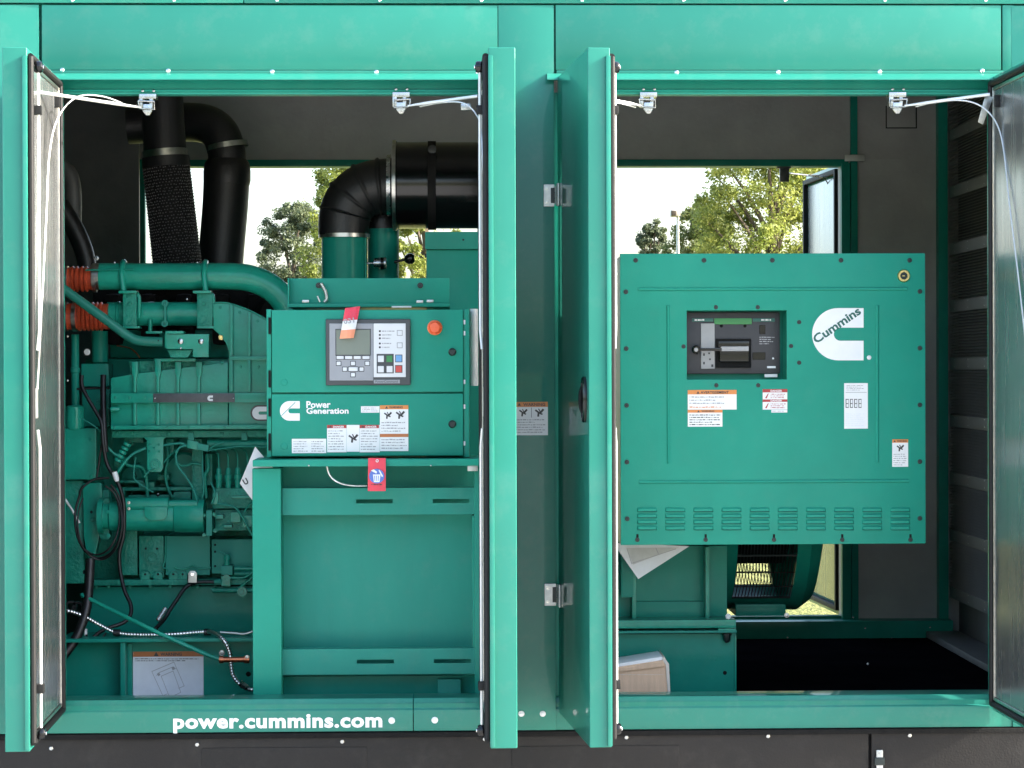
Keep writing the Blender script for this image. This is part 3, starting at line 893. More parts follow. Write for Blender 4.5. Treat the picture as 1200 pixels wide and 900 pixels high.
# --- gear housing and flywheel plates on the left
bx('gear_cover', (74, 502, 113, 562), 0.84, 0.10, EG, EN, 0.004)
for px, py in ((80, 516), (106, 515), (81, 558.5), (107, 558)):
    bolt(px, py, 0.8395, 'hex', EN, 2.4, EG)
bx('gear_case', (74, 563, 98, 684), 0.87, 0.10, CG, EN, 0.006)
pr('adapter_plate', [(97, 566), (119, 566), (120, 604), (116, 630), (112, 650), (106, 654), (101, 646), (98, 628)], 0.845, 0.05, EG, EN, 0.004)
bolt(108, 609, 0.8445, 'hex', EN, 3.2, CG)
bolt(107, 600, 0.8445, 'dome', EN, 2.0, 'black_matte', 'bolt_hole')
bolt(110, 647, 0.8445, 'hex', EN, 1.8, EG)
bx('housing_web', (113, 574, 128, 630), 0.865, 0.05, CG, EN, 0.006)
bx('timing_housing', (95, 426, 127.5, 453), 0.93, 0.1, 'frame_green', EN, 0.006)
bx('timing_housing', (96, 456, 128, 500), 0.95, 0.1, 'frame_green', EN, 0.006)
lz('oil_filter', 88, 0.86, [(475, 0), (475, 8), (477, 10.5), (484, 11), (500, 11), (503, 9.5), (503, 0)], EG, EN)
for dx in (-6, 0, 6):
    bx('filter_rib', (87+dx, 480, 89+dx, 501), 0.86-0.031+abs(dx)*0.0011, 0.01, EG, EN, 0.001)
lz('coolant_riser', 88, 0.90, [(392, 4.6), (430, 4.6), (431, 5.6), (436, 5.6), (437, 4.6), (476, 4.6)], 'frame_green', EN, 14)
lz('coolant_riser', 117, 0.98, [(388, 9.5), (400, 9.5), (424, 9.5)], 'frame_green', EN, 18)
bolt(102, 412.5, 0.93, 'cap', EN, 3.4, 'print_white', 'sensor')
for px, py in ((79, 394), (79, 446)):
    bolt(px, py, 0.86, 'dome', EN, 1.6, 'steel_clamp')
# --- upper charge air tube, its hose and saddles
lx('charge_tube_end', 324, 0.82, [(108, 14), (109, 15.5), (118, 15.5)], 'steel_clamp', EN)
b = MB(); b.tube([at(*p) for p in ((117, 324, 0.82), (200, 324, 0.82), (272, 324, 0.82), (296, 327, 0.82), (316, 336, 0.82), (332, 351, 0.82), (343, 372, 0.82))], 15.6*sc_at(0.82), 28, sub=8)
b.build('charge_tube', EG, EN, angle=60)
def ribbed(cy, x0, x1, r, ribs):
    prof = [(x0, 0), (x0, r)]
    for x in ribs:
        prof += [(x-2.2, r), (x-1.5, r+1.4), (x+0.2, r+1.6), (x+1.0, r), (x+1.6, r-0.8)]
    prof += [(x1, r), (x1, 0)]
    return lx('silicone_hose', cy, 0.82, prof, 'orange_silicone', EN, 28)
ribbed(327, 66, 112, 13.6, (86, 91, 97, 102))
ribbed(371, 66, 127, 15.4, (94, 99, 104, 109, 114, 119))
for cy, x, r in ((327, 75.5, 15.4), (327, 109, 15.6), (371, 75, 17.2), (371, 85.5, 17.2)):
    lx('hose_clamp', cy, 0.82, [(x, r-2.5), (x, r), (x+4.6, r), (x+4.6, r-2.5)], 'steel_clamp', EN, 28)
for px, py in ((113, 302.5), (113, 361)):
    bolt(px, py, 0.80, 'cap', EN, 2.6, 'zinc', 'clamp_screw')
lx('intake_tube', 368, 0.84, [(126, 0), (126, 14), (137, 14), (138, 15), (140, 15), (141, 14), (232, 14), (234, 12), (234, 0)], EG, EN, 28)
for px in (139, 226):
    k = 8 if px < 200 else 12
    o = bx('tube_bracket', (px+5, 343.5, px+21 if px < 200 else px+23, 384), 0.765, 0.012, CG, EN, 0.002)
    bx('bracket_flange', (px, 340.5, px+21, 343.6), 0.745, 0.06, EG, o, 0.002)
    bx('bracket_foot', (px+5, 382.3, px+25, 384.8), 0.755, 0.05, EG, o, 0.001)
    tb('bracket_gusset', [(px+22, 345, 0.775), (px+24, 349, 0.775), (px+24, 372, 0.775)], 2.2, EG, o, 10, 3)
    for py in (355.8, 379.8):
        bolt(px+13, py, 0.7645, 'hex', o, 2.4, CG)
    cx = px+6 if px < 200 else px+15
    b = MB()
    s = sc_at(0.82)
    pts = [at(cx, 341, 0.764)]
    for i in range(9):
        a = math.pi*0.0+math.pi*i/8
        pts.append(at(cx, 324, 0.82)+Vector((0, -math.cos(a)*15.6*s, math.sin(a)*15.6*s)) + Vector((0, -0.004*math.cos(a), 0.004*math.sin(a))))
    b.tube(pts, 3.4*s, 10)
    b.build('u_bolt', EG, o)
tb('tube_seam', [(100, 316.5, 0.768), (156, 315.5, 0.772)], 0.9, 'frame_green', EN, 6, 0)
for px, py in ((134, 307.6), (231, 307.8), (219, 350.5)):
    bolt(px, py, 0.815, 'dome', EN, 1.6, 'zinc')
# link with two eyes on the intake tube
b = MB()
s = sc_at(0.775)
for py in (355.5, 379.5):
    b.lathe(at(193.5, py, 0.79), (0, -1, 0), [(0, 3.7*s), (0.012, 3.7*s), (0.012, 2.0*s), (0.004, 1.8*s), (0.004, 0)], 16)
b.pbox((192.4, 357, 194.8, 378), 0.781, 0.008)
b.build('lifting_link', 'weathered_green', EN, smooth='fix')
lz('sensor_post', 176, 0.80, [(374, 0), (374, 2.4), (388, 2.4)], EG, EN, 10)
bx('sensor_ledge', (171, 388, 190, 391), 0.775, 0.05, EG, EN, 0.002)
# diagonal water tube into its block
b = MB(); b.tube([at(*p) for p in ((62, 329, 0.70), (90, 350, 0.70), (130, 379, 0.70), (146, 391, 0.70), (158, 398, 0.70), (170, 400, 0.70), (191, 400.5, 0.70))], 5.6*sc_at(0.70), 16, sub=6)
b.build('water_tube', 'sheet_green', EN, angle=60)
bolt(185.5, 399, 0.684, 'dome', EN, 0.9, 'black_matte', 'bolt_hole')
o = pr('tube_block', [(193, 391), (196, 389), (196, 391.5), (244.5, 391.5), (244.5, 418.5), (226, 418.5), (226, 409), (196, 409), (193, 407)], 0.68, 0.05, EG, EN, 0.003)
bx('block_lip', (194, 388, 215, 391), 0.67, 0.05, EG, o, 0.001)
for px in (211.5, 235.5):
    bolt(px, 400, 0.6795, 'dome', o, 4.0, 'zinc', 'cap_nut')
bolt(211.7, 408, 0.6795, 'dome', o, 1.3, 'zinc')
pr('block_foot', [(196, 410), (226, 410), (220, 419), (200, 419)], 0.70, 0.03, CG, o, 0.002)
bolt(259, 395, 0.76, 'hex', EN, 2.8, 'brass')
# --- intake cover: lower plate with sloping top, upper fan, ribs and band
IC = pr('intake_cover', [(130, 443), (155, 438.5), (267, 424.5), (267, 503), (130, 503)], 0.77, 0.05, 'engine_green', EN, 0.003)
pr('cover_fan', [(250, 354.5), (266, 354.5), (284, 360), (300, 367), (330, 384), (330, 503), (268, 503), (268, 411), (264, 401), (257, 392), (250, 386)], 0.76, 0.06, EG, EN, 0.003)
bx('cover_back', (152, 423, 268, 442), 0.80, 0.04, CG, EN, 0.002)
for x in (158, 185, 208.5, 233):
    top = 424 if x != 185 else 421
    pr('cover_rib', [(x-3.4, top), (x+3.4, top), (x+3.4, 437), (x+1.6, 442), (x+1.6, 460), (x-1.6, 460), (x-1.6, 442), (x-3.4, 437)], 0.748, 0.05, EG, EN, 0.002)
    bx('cover_rib', (x-1.8, 472.4, x+1.8, 498.2), 0.750, 0.04, EG, EN, 0.002)
bx('rib_cap', (181, 420, 229, 423.5), 0.752, 0.06, EG, EN, 0.002)
for x in (271, 292):
    bx('cover_rib', (x-1.8, 422, x+1.8, 459), 0.742, 0.03, EG, EN, 0.003)
    pr('cover_rib', [(x-1.8, 356 if x < 280 else 364.5), (x+1.8, 357.5 if x < 280 else 366.2), (x+1.8, 417), (x-1.8, 417)], 0.742, 0.03, EG, EN, 0.003)
bx('cover_rib', (269, 417.5, 330, 421.8), 0.7405, 0.03, EG, EN, 0.002)
tb('cover_edge', [(250, 355, 0.757), (266, 355, 0.757), (284, 360.5, 0.757), (300, 367.5, 0.757), (330, 384.5, 0.757)], 1.0, EG, EN, 8, 6)
bx('cover_band', (130, 460.5, 330, 472), 0.744, 0.03, EG, EN, 0.002)
o = bx('name_plate', (179.5, 461, 275, 471.4), 0.7395, 0.004, 'plate_dark', EN, 0.001)
logo_c('plate_mark', (243, 463.5, 249.5, 470), 0.7385, 'print_white', o)
for px in (181.5, 273.5):
    bolt(px, 466.5, 0.739, 'dome', o, 1.0, 'zinc', 'rivet')
bx('cover_foot', (130, 498.5, 330, 503), 0.738, 0.04, EG, EN, 0.002)
o = lx('cover_pin', 479.5, 0.75, [(130, 0), (130, 2.8), (139, 2.8), (140.5, 1.5), (140.5, 0)], EG, EN, 12)
logo_c('logo_ground', (293.5, 474.8, 314, 493.2), 0.7585, 'print_black', EN)
logo_c('cover_logo', (295.5, 476.5, 312.5, 491.5), 0.7575, 'print_white', EN)
lettering('cover_print', 'ReCon', (289, 464.5, 316, 468.5), 0.7535, 'print_dark_green', EN) if False else None
for px, py in ((134, 500.6), (170, 500.6), (196, 500.6), (221, 500.6), (247, 500.6), (263, 500.6), (135, 466), (152, 466), (170, 466)):
    bolt(px, py, 0.7375 if py > 480 else 0.7435, 'hex', EN, 1.5, CG)
for px, py in ((258, 360), (281, 366), (302, 376), (260, 425), (282, 430), (303, 430), (272, 497), (300, 497)):
    bolt(px, py, 0.7595, 'hex', EN, 2.0, CG)
# --- flange with hanging bracket
bx('head_flange', (131, 504.5, 330, 512.5), 0.79, 0.10, CG, EN, 0.003)
o = pr('hanger_bracket', [(168, 512), (195, 512), (191.5, 515), (191, 549), (188.5, 553), (175.5, 553), (172.5, 550), (172, 516)], 0.782, 0.012, EG, EN, 0.002)
ly('hanger_boss', 182, 544, 0.781, [(0, 6.2), (0.004, 6), (0.004, 4.4), (0.008, 4.2), (0.008, 2), (0.004, 1.8), (0.004, 0)], EG, o)
for px, py in ((175.5, 521), (186, 521), (174.5, 529), (186, 529), (180.5, 525)):
    bolt(px, py, 0.7815, 'dome', o, 1.8, CG)
for px, py in ((137, 508), (155, 508), (198, 508.5), (222.5, 508), (260, 508.5), (285, 508)):
    bolt(px, py, 0.7895, 'hex', EN, 2.7, CG)
for px in (223.5, 286):
    pr('harness_clip', [(px-3, 507), (px+3, 507), (px+4, 516), (px-3, 516)], 0.78, 0.02, 'weathered_green', EN, 0.001)
# --- recessed side: pipes, drums, dark castings under the flange
bx('water_jacket', (133, 514, 330, 566), 1.05, 0.05, 'frame_green', EN, 0.006)
ly('cooler_drum', 217, 551, 1.049, [(0, 22), (0.04, 22), (0.05, 19), (0.05, 0)], 'frame_green', EN, 28)
ly('cooler_drum', 157, 558, 1.049, [(0, 15), (0.03, 15), (0.04, 12), (0.04, 5), (0.06, 5), (0.06, 0)], 'frame_green', EN, 24)
bx('support_post', (225, 514, 237, 588), 0.87, 0.18, CG, EN, 0.004)
for x0, x1, y0, y1 in ((140, 168, 563, 566), (140, 240, 571, 575), (150, 205, 580, 583)):
    bx('cast_step', (x0, y0, x1, y1), 0.90, 0.155, CG, EN, 0.003)
cr = random.Random(21)
for i in range(26):
    px, py = 136+cr.random()*112, 518+cr.random()*62
    bolt(px, py, 1.0495, cr.choice(['hex', 'cap', 'dome', 'hex']), EN, cr.choice([1.6, 2.2, 2.8, 3.4]), cr.choice([EG, CG, 'frame_green']))
for x0, y0, x1, y1, yy in ((133, 536, 150, 546, .90), (196, 514, 204, 533, .91), (240, 532, 249, 569, .90), (145, 512, 168, 519, .88), (162, 565, 181, 572, .90), (203, 576, 224, 586, .90), (133, 572, 146, 584, .89), (184, 556, 198, 563, .92)):
    bx('cast_boss', (x0, y0, x1, y1), yy, 0.17, CG, EN, 0.006)
tb('oil_pipe', [(133, 531, .87), (150, 545, .87), (165, 547, .87), (171, 556, .87), (173, 585, .87)], 2.0, EG, EN, 10, 5)
tb('oil_pipe', [(195, 516, .88), (197, 536, .88), (194, 552, .88), (196, 570, .88), (202, 583, .88)], 1.7, CG, EN, 10, 5)
tb('oil_pipe', [(243, 532, .86), (244, 548, .86), (240, 560, .86), (242, 584, .86)], 2.2, EG, EN, 10, 5)
tb('oil_pipe', [(205, 543, .86), (216, 546, .86), (226, 543, .86), (238, 545, .86)], 1.4, EG, EN, 10, 5)
# harness along the flange
lx('harness_conduit', 520.5, 0.80, [(243, 0), (243, 5.2)]+[(243+i*1.5, 5.2 if i % 2 else 4.7) for i in range(1, 58)]+[(332, 0)], CG, EN, 12)
pr('connector', [(219.5, 515), (233, 518), (232, 527.5), (219, 525)], 0.775, 0.03, EG, EN, 0.003)
pr('connector', [(232, 519), (245, 522), (243.5, 529.5), (230.5, 526.5)], 0.765, 0.03, 'weathered_green', EN, 0.003)
def wire(pts, r=1.0, m='weathered_green', name='wire', sub=6):
    return tb(name, pts, r, m, EN, 8, sub)
wire([(191, 522, 0.79), (200, 520.5, 0.785), (213, 519.5, 0.78), (218, 522, 0.78)], 1.4)
wire([(218, 522, 0.775), (210, 525, 0.77), (206, 534, 0.77), (209, 547, 0.77), (219, 560, 0.77), (228, 576, 0.77), (233, 595, 0.77)], 1.4)
wire([(191, 543, 0.82), (199, 534, 0.82), (208, 526, 0.81)], 1.0, CG)
wire([(237, 528, 0.81), (237.5, 550, 0.81), (238.5, 575, 0.81), (236, 590, 0.81)], 1.1)
wire([(244, 527, 0.79), (252, 522, 0.78), (262, 518, 0.78)], 1.0)
wire([(244, 528, 0.79), (262, 525.5, 0.78), (285, 523, 0.78), (312, 524, 0.78)], 0.9)
wire([(140, 552, 0.80), (147, 541, 0.79), (156, 532, 0.79), (171, 525, 0.79)], 1.6)
wire([(136, 558, 0.79), (140, 550, 0.78), (150, 537, 0.78)], 1.9, EG)
wire([(122, 516, 0.80), (127, 525, 0.79), (136, 533, 0.79), (141, 533, 0.79)], 1.3)
wire([(159, 536, 0.83), (157, 552, 0.83), (158, 562, 0.83), (170, 571, 0.83), (180, 577, 0.83)], 0.9)
wire([(182, 548, 0.775), (176, 551, 0.775), (169, 559, 0.775)], 0.9)
wire([(70, 576, 0.80), (84, 597, 0.80), (93, 613, 0.80)], 1.5, 'white_rod')
wire([(95, 490, 0.80), (107, 497, 0.79), (118, 505, 0.79)], 0.8)
wire([(112, 470, 0.85), (122, 465, 0.85), (130, 461, 0.85)], 0.7)
wire([(112, 470, 0.85), (120, 475, 0.85), (130, 480, 0.85)], 0.7)
lx_ = None
for i in range(5):
    c = at(150-i*2.6, 519+i*4.6, 0.80)
    b = MB(); ax = (at(139, 538, 0.80)-at(150, 519, 0.80))
    b.lathe(c, ax, [(0, 0), (0, 0.011), (0.002, 0.0135), (0.009, 0.0135), (0.011, 0.011), (0.011, 0)], 14)
    b.build('pressure_sender', EG, EN, smooth='fix') if i in (0, 1, 2, 3, 4) else None
bolt(185, 580, 0.83, 'dome', EN, 2.4, 'black_matte', 'plug')
bolt(185, 579, 0.826, 'dome', EN, 1.0, 'zinc', 'plug')
# --- starter motor
ST = lx('starter_motor', 605, 0.80, [(116, 0), (116, 20), (122, 20), (122, 15), (128, 15), (130, 17.5), (204, 17.5), (204.5, 18.6), (206, 19.4), (239, 19.4), (240, 16), (240, 0)], EG, EN, 32)
pr('starter_nose', [(113, 584), (128, 584), (129, 600), (128, 632), (118, 632), (114, 622)], 0.80, 0.06, CG, ST, 0.004)
lx('solenoid', 591, 0.77, [(143, 0), (143, 8), (197, 8), (198, 6.5), (198, 5), (231, 5), (231, 0)], EG, ST, 24)
pr('starter_cap', [(169, 594), (196, 594), (196, 604), (193, 608), (186, 610), (176, 609.5), (171, 607), (169, 603)], 0.742, 0.03, EG, ST, 0.004)
bx('starter_bracket', (241.5, 598, 248.5, 628), 0.745, 0.09, 'weathered_green', ST, 0.003)
for px, py in ((238.5, 604), (239, 627), (251, 603), (252, 622), (126, 600), (127, 628)):
    bolt(px, py, 0.755, 'hex', ST, 2.2, EG)
for px, py in ((151, 589), (151, 596)):
    bolt(px, py, 0.748, 'cap', ST, 1.6, 'steel_clamp')
# --- fuel injection pump
FP = bx('fuel_pump', (249, 572, 300, 596), 0.80, 0.25, CG, EN, 0.006)
bx('pump_foot', (252, 597, 300, 622), 0.815, 0.23, CG, FP, 0.008)
for px in (256.5, 267.5, 278.5, 290):
    lz('pump_plunger', px, 0.82, [(548, 0), (548, 2), (550, 3.0), (556, 3.0), (556.5, 4.4), (561, 4.4), (561.5, 3.4), (572, 3.4)], EG, FP, 12)
    tb('injector_line', [(px, 549, 0.82), (px, 540, 0.82), (px-0.5, 533, 0.825), (px-2, 529, 0.84), (px-8, 526, 0.86)], 0.8, EG, FP, 8, 4)
rr = random.Random(5)
for i in range(16):
    px, py = 251+rr.random()*46, 574+rr.random()*44
    bolt(px, py, 0.7985 if py < 597 else 0.8135, rr.choice(['hex', 'cap', 'dome']), FP, 1.5+rr.random()*1.2 if False else rr.choice([1.6, 2.2, 2.8]), rr.choice([EG, CG, 'weathered_green']))
for x0, y0, x1, y1 in ((252, 603, 262, 608), (262, 615, 272, 618.5), (270, 600, 282, 612), (271, 581, 297, 584), (284, 604, 296, 618), (249, 577, 256, 591)):
    bx('pump_boss', (x0, y0, x1, y1), 0.79, 0.03, EG, FP, 0.004)
wire([(255, 590, 0.77), (266, 592, 0.765), (276, 595, 0.76), (284, 606, 0.76), (292, 621, 0.76), (296, 628, 0.76)], 1.3)
wire([(286, 600, 0.78), (292, 592, 0.775), (300, 586, 0.77)], 1.2, CG)
wire([(247, 565, 0.80), (252, 578, 0.79), (248, 590, 0.79)], 1.2)
# --- small valve block right of the sump
VB = bx('drain_valve', (259, 663, 272.5, 674), 0.83, 0.05, 'weathered_green', EN, 0.003)
lz('valve_stem', 266, 0.85, [(649, 0), (649, 2.5), (652, 4.2), (656, 4.2), (656, 3), (663, 3)], EG, VB, 12)
ly('valve_eye', 265.5, 677.5, 0.83, [(0, 4.5), (0.006, 4.5), (0.006, 2), (0.001, 2), (0.001, 0)], EG, VB)
bx('valve_body', (259, 675, 270, 687), 0.835, 0.04, EG, VB, 0.003)
tb('valve_lever', [(257.5, 646, 0.83), (265, 650, 0.83)], 1.2, 'weathered_green', VB, 8, 0)
tb('valve_pipe', [(268, 677, 0.83), (285, 677, 0.83), (293, 673, 0.83), (303, 664, 0.83)], 1.3, EG, VB, 8, 4)
tb('valve_pipe', [(247, 690.5, 0.84), (275, 691, 0.84), (284, 686, 0.84), (294, 678, 0.84), (303, 670, 0.84)], 1.5, EG, VB, 8, 5)
lx('valve_arm', 692, 0.835, [(249, 0), (249, 2.8), (302, 2.8)], CG, VB, 10)
ly('valve_roller', 284, 693, 0.82, [(0, 5.6), (0.012, 5.6), (0.012, 4.2), (0.008, 4), (0.008, 2.2), (0.013, 2), (0.013, 0)], EG, VB)
lx('valve_pipe', 666.5, 0.85, [(275, 0), (275, 2.4), (302, 2.4)], EG, VB, 10)
lx('valve_pipe', 672.5, 0.85, [(275, 0), (275, 2.8), (302, 2.8)], CG, VB, 10)
lx('valve_union', 681.5, 0.83, [(251, 0), (251, 2.5), (256, 2.5), (256, 3.2), (259, 3.2), (259, 0)], 'weathered_green', VB, 6)
# green dip tube and clamp
b = MB(); b.tube([at(*p) for p in ((96, 697, 0.60), (107, 703, 0.58), (180, 739, 0.51), (235, 764, 0.50), (250, 770, 0.50), (258, 772.3, 0.50), (268, 772.5, 0.50))], 2.6*sc_at(0.56), 12, sub=5)
b.build('drain_tube', EG, EN, angle=60)

# ============================================================ cables and hoses on the engine
def cable_thing(name, label, cat, runs, r, m, grp=None, n=10):
    o = None
    for i, (pts, rr_) in enumerate(runs):
        ym = sum(p[2] for p in pts)/len(pts)
        b = MB(); b.tube([at(*p) for p in pts], (rr_ or r)*sc_at(ym), n, sub=8)
        q = b.build(name if i == 0 else 'strand', m, o, angle=60)
        if i == 0:
            o = tag(q, label, cat, grp)
    return o
el = lambda cx, cy, rx, ry, y, a0, a1, k: [(cx+rx*math.cos(math.radians(a0+(a1-a0)*i/k)), cy+ry*math.sin(math.radians(a0+(a1-a0)*i/k)), y+0.010*math.sin(i)) for i in range(k+1)]
HC = cable_thing('black_cable', 'coiled loop of thin black cable hanging in front of the flywheel plates', 'cable',
    [(el(116, 608, 28, 46, 0.735, -60, 215, 14)+[(96, 572, 0.74), (110, 562, 0.74), (128, 560, 0.74)], None),
     (el(117, 612, 26, 44, 0.72, -75, 220, 14), 1.0), (el(113, 606, 27, 44, 0.728, -50, 120, 8), 1.1)], 1.5, 'black_rubber')
b = MB(); b.lathe(at(134, 553, 0.72), at(138, 566, 0.72)-at(134, 553, 0.72), [(0, 0), (0, 0.008), (0.012, 0.0095), (0.024, 0.0085), (0.032, 0.006), (0.032, 0)], 12); b.build('cable_plug', 'print_white', HC, smooth='fix')
LM_ = cable_thing('black_cable', 'black wiring loom running down beside the intake cover to the rail', 'cable',
    [([(96, 440, 0.80), (96, 452, 0.79), (102, 465, 0.78), (112, 482, 0.77), (119, 496, 0.76), (121, 520, 0.75), (126, 545, 0.75), (138, 565, 0.74), (145, 590, 0.74), (145, 625, 0.74), (140, 648, 0.74), (141, 670, 0.74), (146, 692, 0.72), (153, 708, 0.70), (153, 720, 0.68), (146, 729, 0.66), (130, 735, 0.64), (118, 740, 0.62), (108, 748, 0.60)], None),
     ([(121, 440, 0.82), (121, 470, 0.79), (122, 500, 0.765), (124, 530, 0.76)], 3.4), ([(117, 480, 0.79), (120, 510, 0.765), (117, 535, 0.765), (113, 562, 0.765)], 1.3),
     ([(90, 456, 0.85), (110, 455, 0.85), (128, 455, 0.85)], 1.3)], 2.3, 'black_rubber')
bx('cable_end', (99, 737, 102, 745), 0.60, 0.006, 'print_white', LM_, 0.001)
tb('strand', [(101, 744, 0.60), (106, 750, 0.59), (118, 748, 0.59), (124, 742, 0.60)], 1.2, 'black_rubber', LM_, 8, 5)
BC = cable_thing('battery_cable', 'black battery cable bolted to the block by a bright lug', 'cable',
    [([(224, 684, 0.83), (216, 690, 0.82), (207, 703, 0.80), (199, 715, 0.78), (193, 725, 0.76), (184, 735, 0.72), (178, 742, 0.70)], None), ([(224, 683, 0.83), (236, 682, 0.83), (251, 682, 0.83)], 2.2)], 2.3, 'black_rubber')
o = pr('lug', [(220.5, 683), (220.5, 672), (222.5, 669), (228.5, 669), (230.5, 672), (230.5, 683)], 0.815, 0.012, 'galvanized', BC, 0.002)
bolt(225.5, 673, 0.8145, 'hex', BC, 2.6, 'chrome')
lx('sleeve', 682, 0.828, [(220, 0), (220, 3.2), (231, 3.2), (231, 0)], 'black_rubber', BC, 12)
b = MB(); b.tube([at(194, 713, 0.775), at(185, 727, 0.75)], 2.7*sc_at(0.76), 10); b.build('crimp_sleeve', 'galvanized', BC)
CH = cable_thing('coolant_hose', 'thick black hose curving down behind the left door lining', 'hose',
    [([(106, 655, 0.62), (104, 690, 0.60), (101, 715, 0.58), (92, 742, 0.56), (78, 764, 0.54), (60, 784, 0.52)], None)], 5.6, 'black_rubber', n=16)
lz('hose_collar', 104, 0.62, [(668, 6.2), (668, 6.8), (672, 6.8), (672, 6.2)], 'bolt_dark', CH, 16)
for x in (84, 92):
    ly('hose_clip', x, 702+x*0.1, 0.66, [(0, 7), (0.02, 7), (0.02, 4.5), (0.0, 4.5)], 'black_rubber', CH)
# ribbed metal conduit
def conduit(pts, rpx, parent, name):
    P = [at(*p) for p in pts]
    ym = sum(p[2] for p in pts)/len(pts)
    r = rpx*sc_at(ym)
    b = MB()
    Q = []
    k = len(P)
    for i in range(k-1):
        a, c, d, e = P[max(i-1, 0)], P[i], P[i+1], P[min(i+2, k-1)]
        m_ = max(6, int((d-c).length/0.0022))
        for j in range(m_):
            t = j/m_
            Q.append(0.5*((2*c)+(d-a)*t+(2*a-5*c+4*d-e)*t*t+(3*c-a-3*d+e)*t**3))
    Q.append(P[-1])
    L_ = len(Q)-1
    b.tube(Q, lambda t: r*(1.0 if int(round(t*L_)) % 4 < 2 else 0.80), 10)
    return b.build(name, 'braid', parent, angle=80)
FC = conduit([(70, 715, 0.57), (84, 717, 0.57), (100, 723, 0.57), (118, 733, 0.57), (137, 741.5, 0.57), (165, 744, 0.57), (200, 743.5, 0.57), (238, 740.5, 0.57), (250, 741.5, 0.54), (262, 750, 0.50), (269, 764, 0.50), (271, 780, 0.50), (273, 791, 0.50), (280, 801, 0.50), (290, 807, 0.50), (305, 809.5, 0.50)], 2.6, None, 'flexible_conduit')
tag(FC, 'ribbed silver metal conduit snaking along the top of the skid rail', 'conduit')
for x, y_ in ((137, 741.5), (243, 740.8)):
    lx('conduit_clip', y_, 0.57, [(x-4, 2.6), (x-4, 4), (x+4, 4), (x+4, 2.6)], 'black_rubber', FC, 14)
b = MB(); b.tube([at(281, 800, 0.497), at(290, 806.5, 0.497)], 4*sc_at(0.56), 6); b.build('conduit_nut', 'zinc', FC)
tb('cable_pair', [(258, 741, 0.575), (275, 742, 0.575), (286, 743, 0.575), (296, 740, 0.575)], 1.6, 'galvanized', FC, 8, 5)
CC = lx('pipe_clamp', 773, 0.495, [(257, 0), (257, 4.4), (262, 4.4), (262, 3.2), (286, 3.2), (286, 4.6), (292, 4.6), (292, 0)], 'copper', None, 14)
tag(CC, 'copper coloured pipe clamp joining drain tube and conduit at the rail', 'clamp')
bolt(289.5, 770, 0.485, 'cap', CC, 2.0, 'steel_clamp')

# ============================================================ exhaust pipes
EX = thing('exhaust_pipe', at(200, 310, 1.15), 'thick black exhaust pipe in perforated wrap with a steel band clamp', 'exhaust pipe')
def pipe(parts, y, parent):
    for nm, pts, r0, r1, m in parts:
        b = MB(); P = [at(*p) for p in pts]
        s = sc_at(sum(p[2] for p in pts)/len(pts))
        b.tube(P, lambda t: (r0+(r1-r0)*t)*s, 24, sub=6)
        b.build(nm, m, parent, angle=60)
pipe([('pipe_upper', [(189, 60, 1.15), (190, 110, 1.15), (193.5, 183, 1.15)], 23, 25.3, 'black_rubber'),
      ('wrap_collar', [(194, 184, 1.15), (195, 196, 1.15)], 27.5, 28, 'black_rubber')], 1.15, EX)
b = MB(); s = sc_at(1.15); b.tube([at(192.8, 176, 1.15), at(193.6, 184.5, 1.15)], 26.2*s, 28, caps=False); b.build('band_clamp', 'steel_clamp', EX)
# perforated sleeve: rings of small raised studs over a dark core
def sleeve(p0, p1, r0, r1, parent, rows, per):
    b = MB(); b.tube([p0, p1], lambda t: r0+(r1-r0)*t, 28)
    b.build('wrap_core', 'black_matte', parent, angle=60)
    b = MB()
    ax = (p1-p0)
    L_ = ax.length
    ax.normalize()
    u = ax.orthogonal().normalized()
    w_ = ax.cross(u)
    for i in range(rows):
        t = (i+0.5)/rows
        r = (r0+(r1-r0)*t)*1.004
        c = p0+ax*(L_*t)
        c0 = c
        for j in range(per):
            a = 2*math.pi*(j+0.5*(i % 2)+RN.uniform(-.25, .25))/per
            c = c0+ax*RN.uniform(-.0018, .0018)
            nrm = u*math.cos(a)+w_*math.sin(a)
            if nrm.y > 0.25:
                continue
            tg = ax.cross(nrm)
            q = 0.0022
            p = c+nrm*r
            b.add([p-tg*q-ax*q*0.8, p+tg*q-ax*q*0.8, p+tg*q+ax*q*0.8, p-tg*q+ax*q*0.8, p+nrm*0.0030], [(0, 1, 4), (1, 2, 4), (2, 3, 4), (3, 0, 4)])
    o = b.build('wrap_studs', 'wrap_mesh', parent, smooth=False)
    o['kind'] = 'stuff'
sleeve(at(195, 196, 1.15), at(210, 330, 1.15), 27.2*s, 28.2*s, EX, 38, 50)
EX2 = thing('exhaust_pipe', at(262, 310, 1.45), 'black exhaust pipe bending over from the left behind the banded one', 'exhaust pipe')
pipe([('pipe_bend', [(150, 146, 1.5), (215, 143, 1.5), (243, 146, 1.48), (258, 157, 1.46), (265, 176, 1.45), (266, 190, 1.45)], 23, 22, 'black_rubber'),
      ('pipe_lower', [(266, 196, 1.45), (264, 240, 1.45), (259, 300, 1.45), (258, 330, 1.45)], 27, 26, 'black_rubber')], 1.45, EX2)
b = MB(); b.tube([at(266, 168, 1.45), at(267, 174, 1.45)], 24.5*sc_at(1.45), 24, caps=False); b.build('band_clamp', 'steel_clamp', EX2)
lz('pipe_shoulder', 266, 1.45, [(186, 22), (191, 26), (200, 27.6), (212, 27.6), (218, 26)], 'black_rubber', EX2)
LB = thing('coolant_pipe', at(85, 300, 1.2), 'grey bent pipe at the far left behind the door lining', 'pipe')
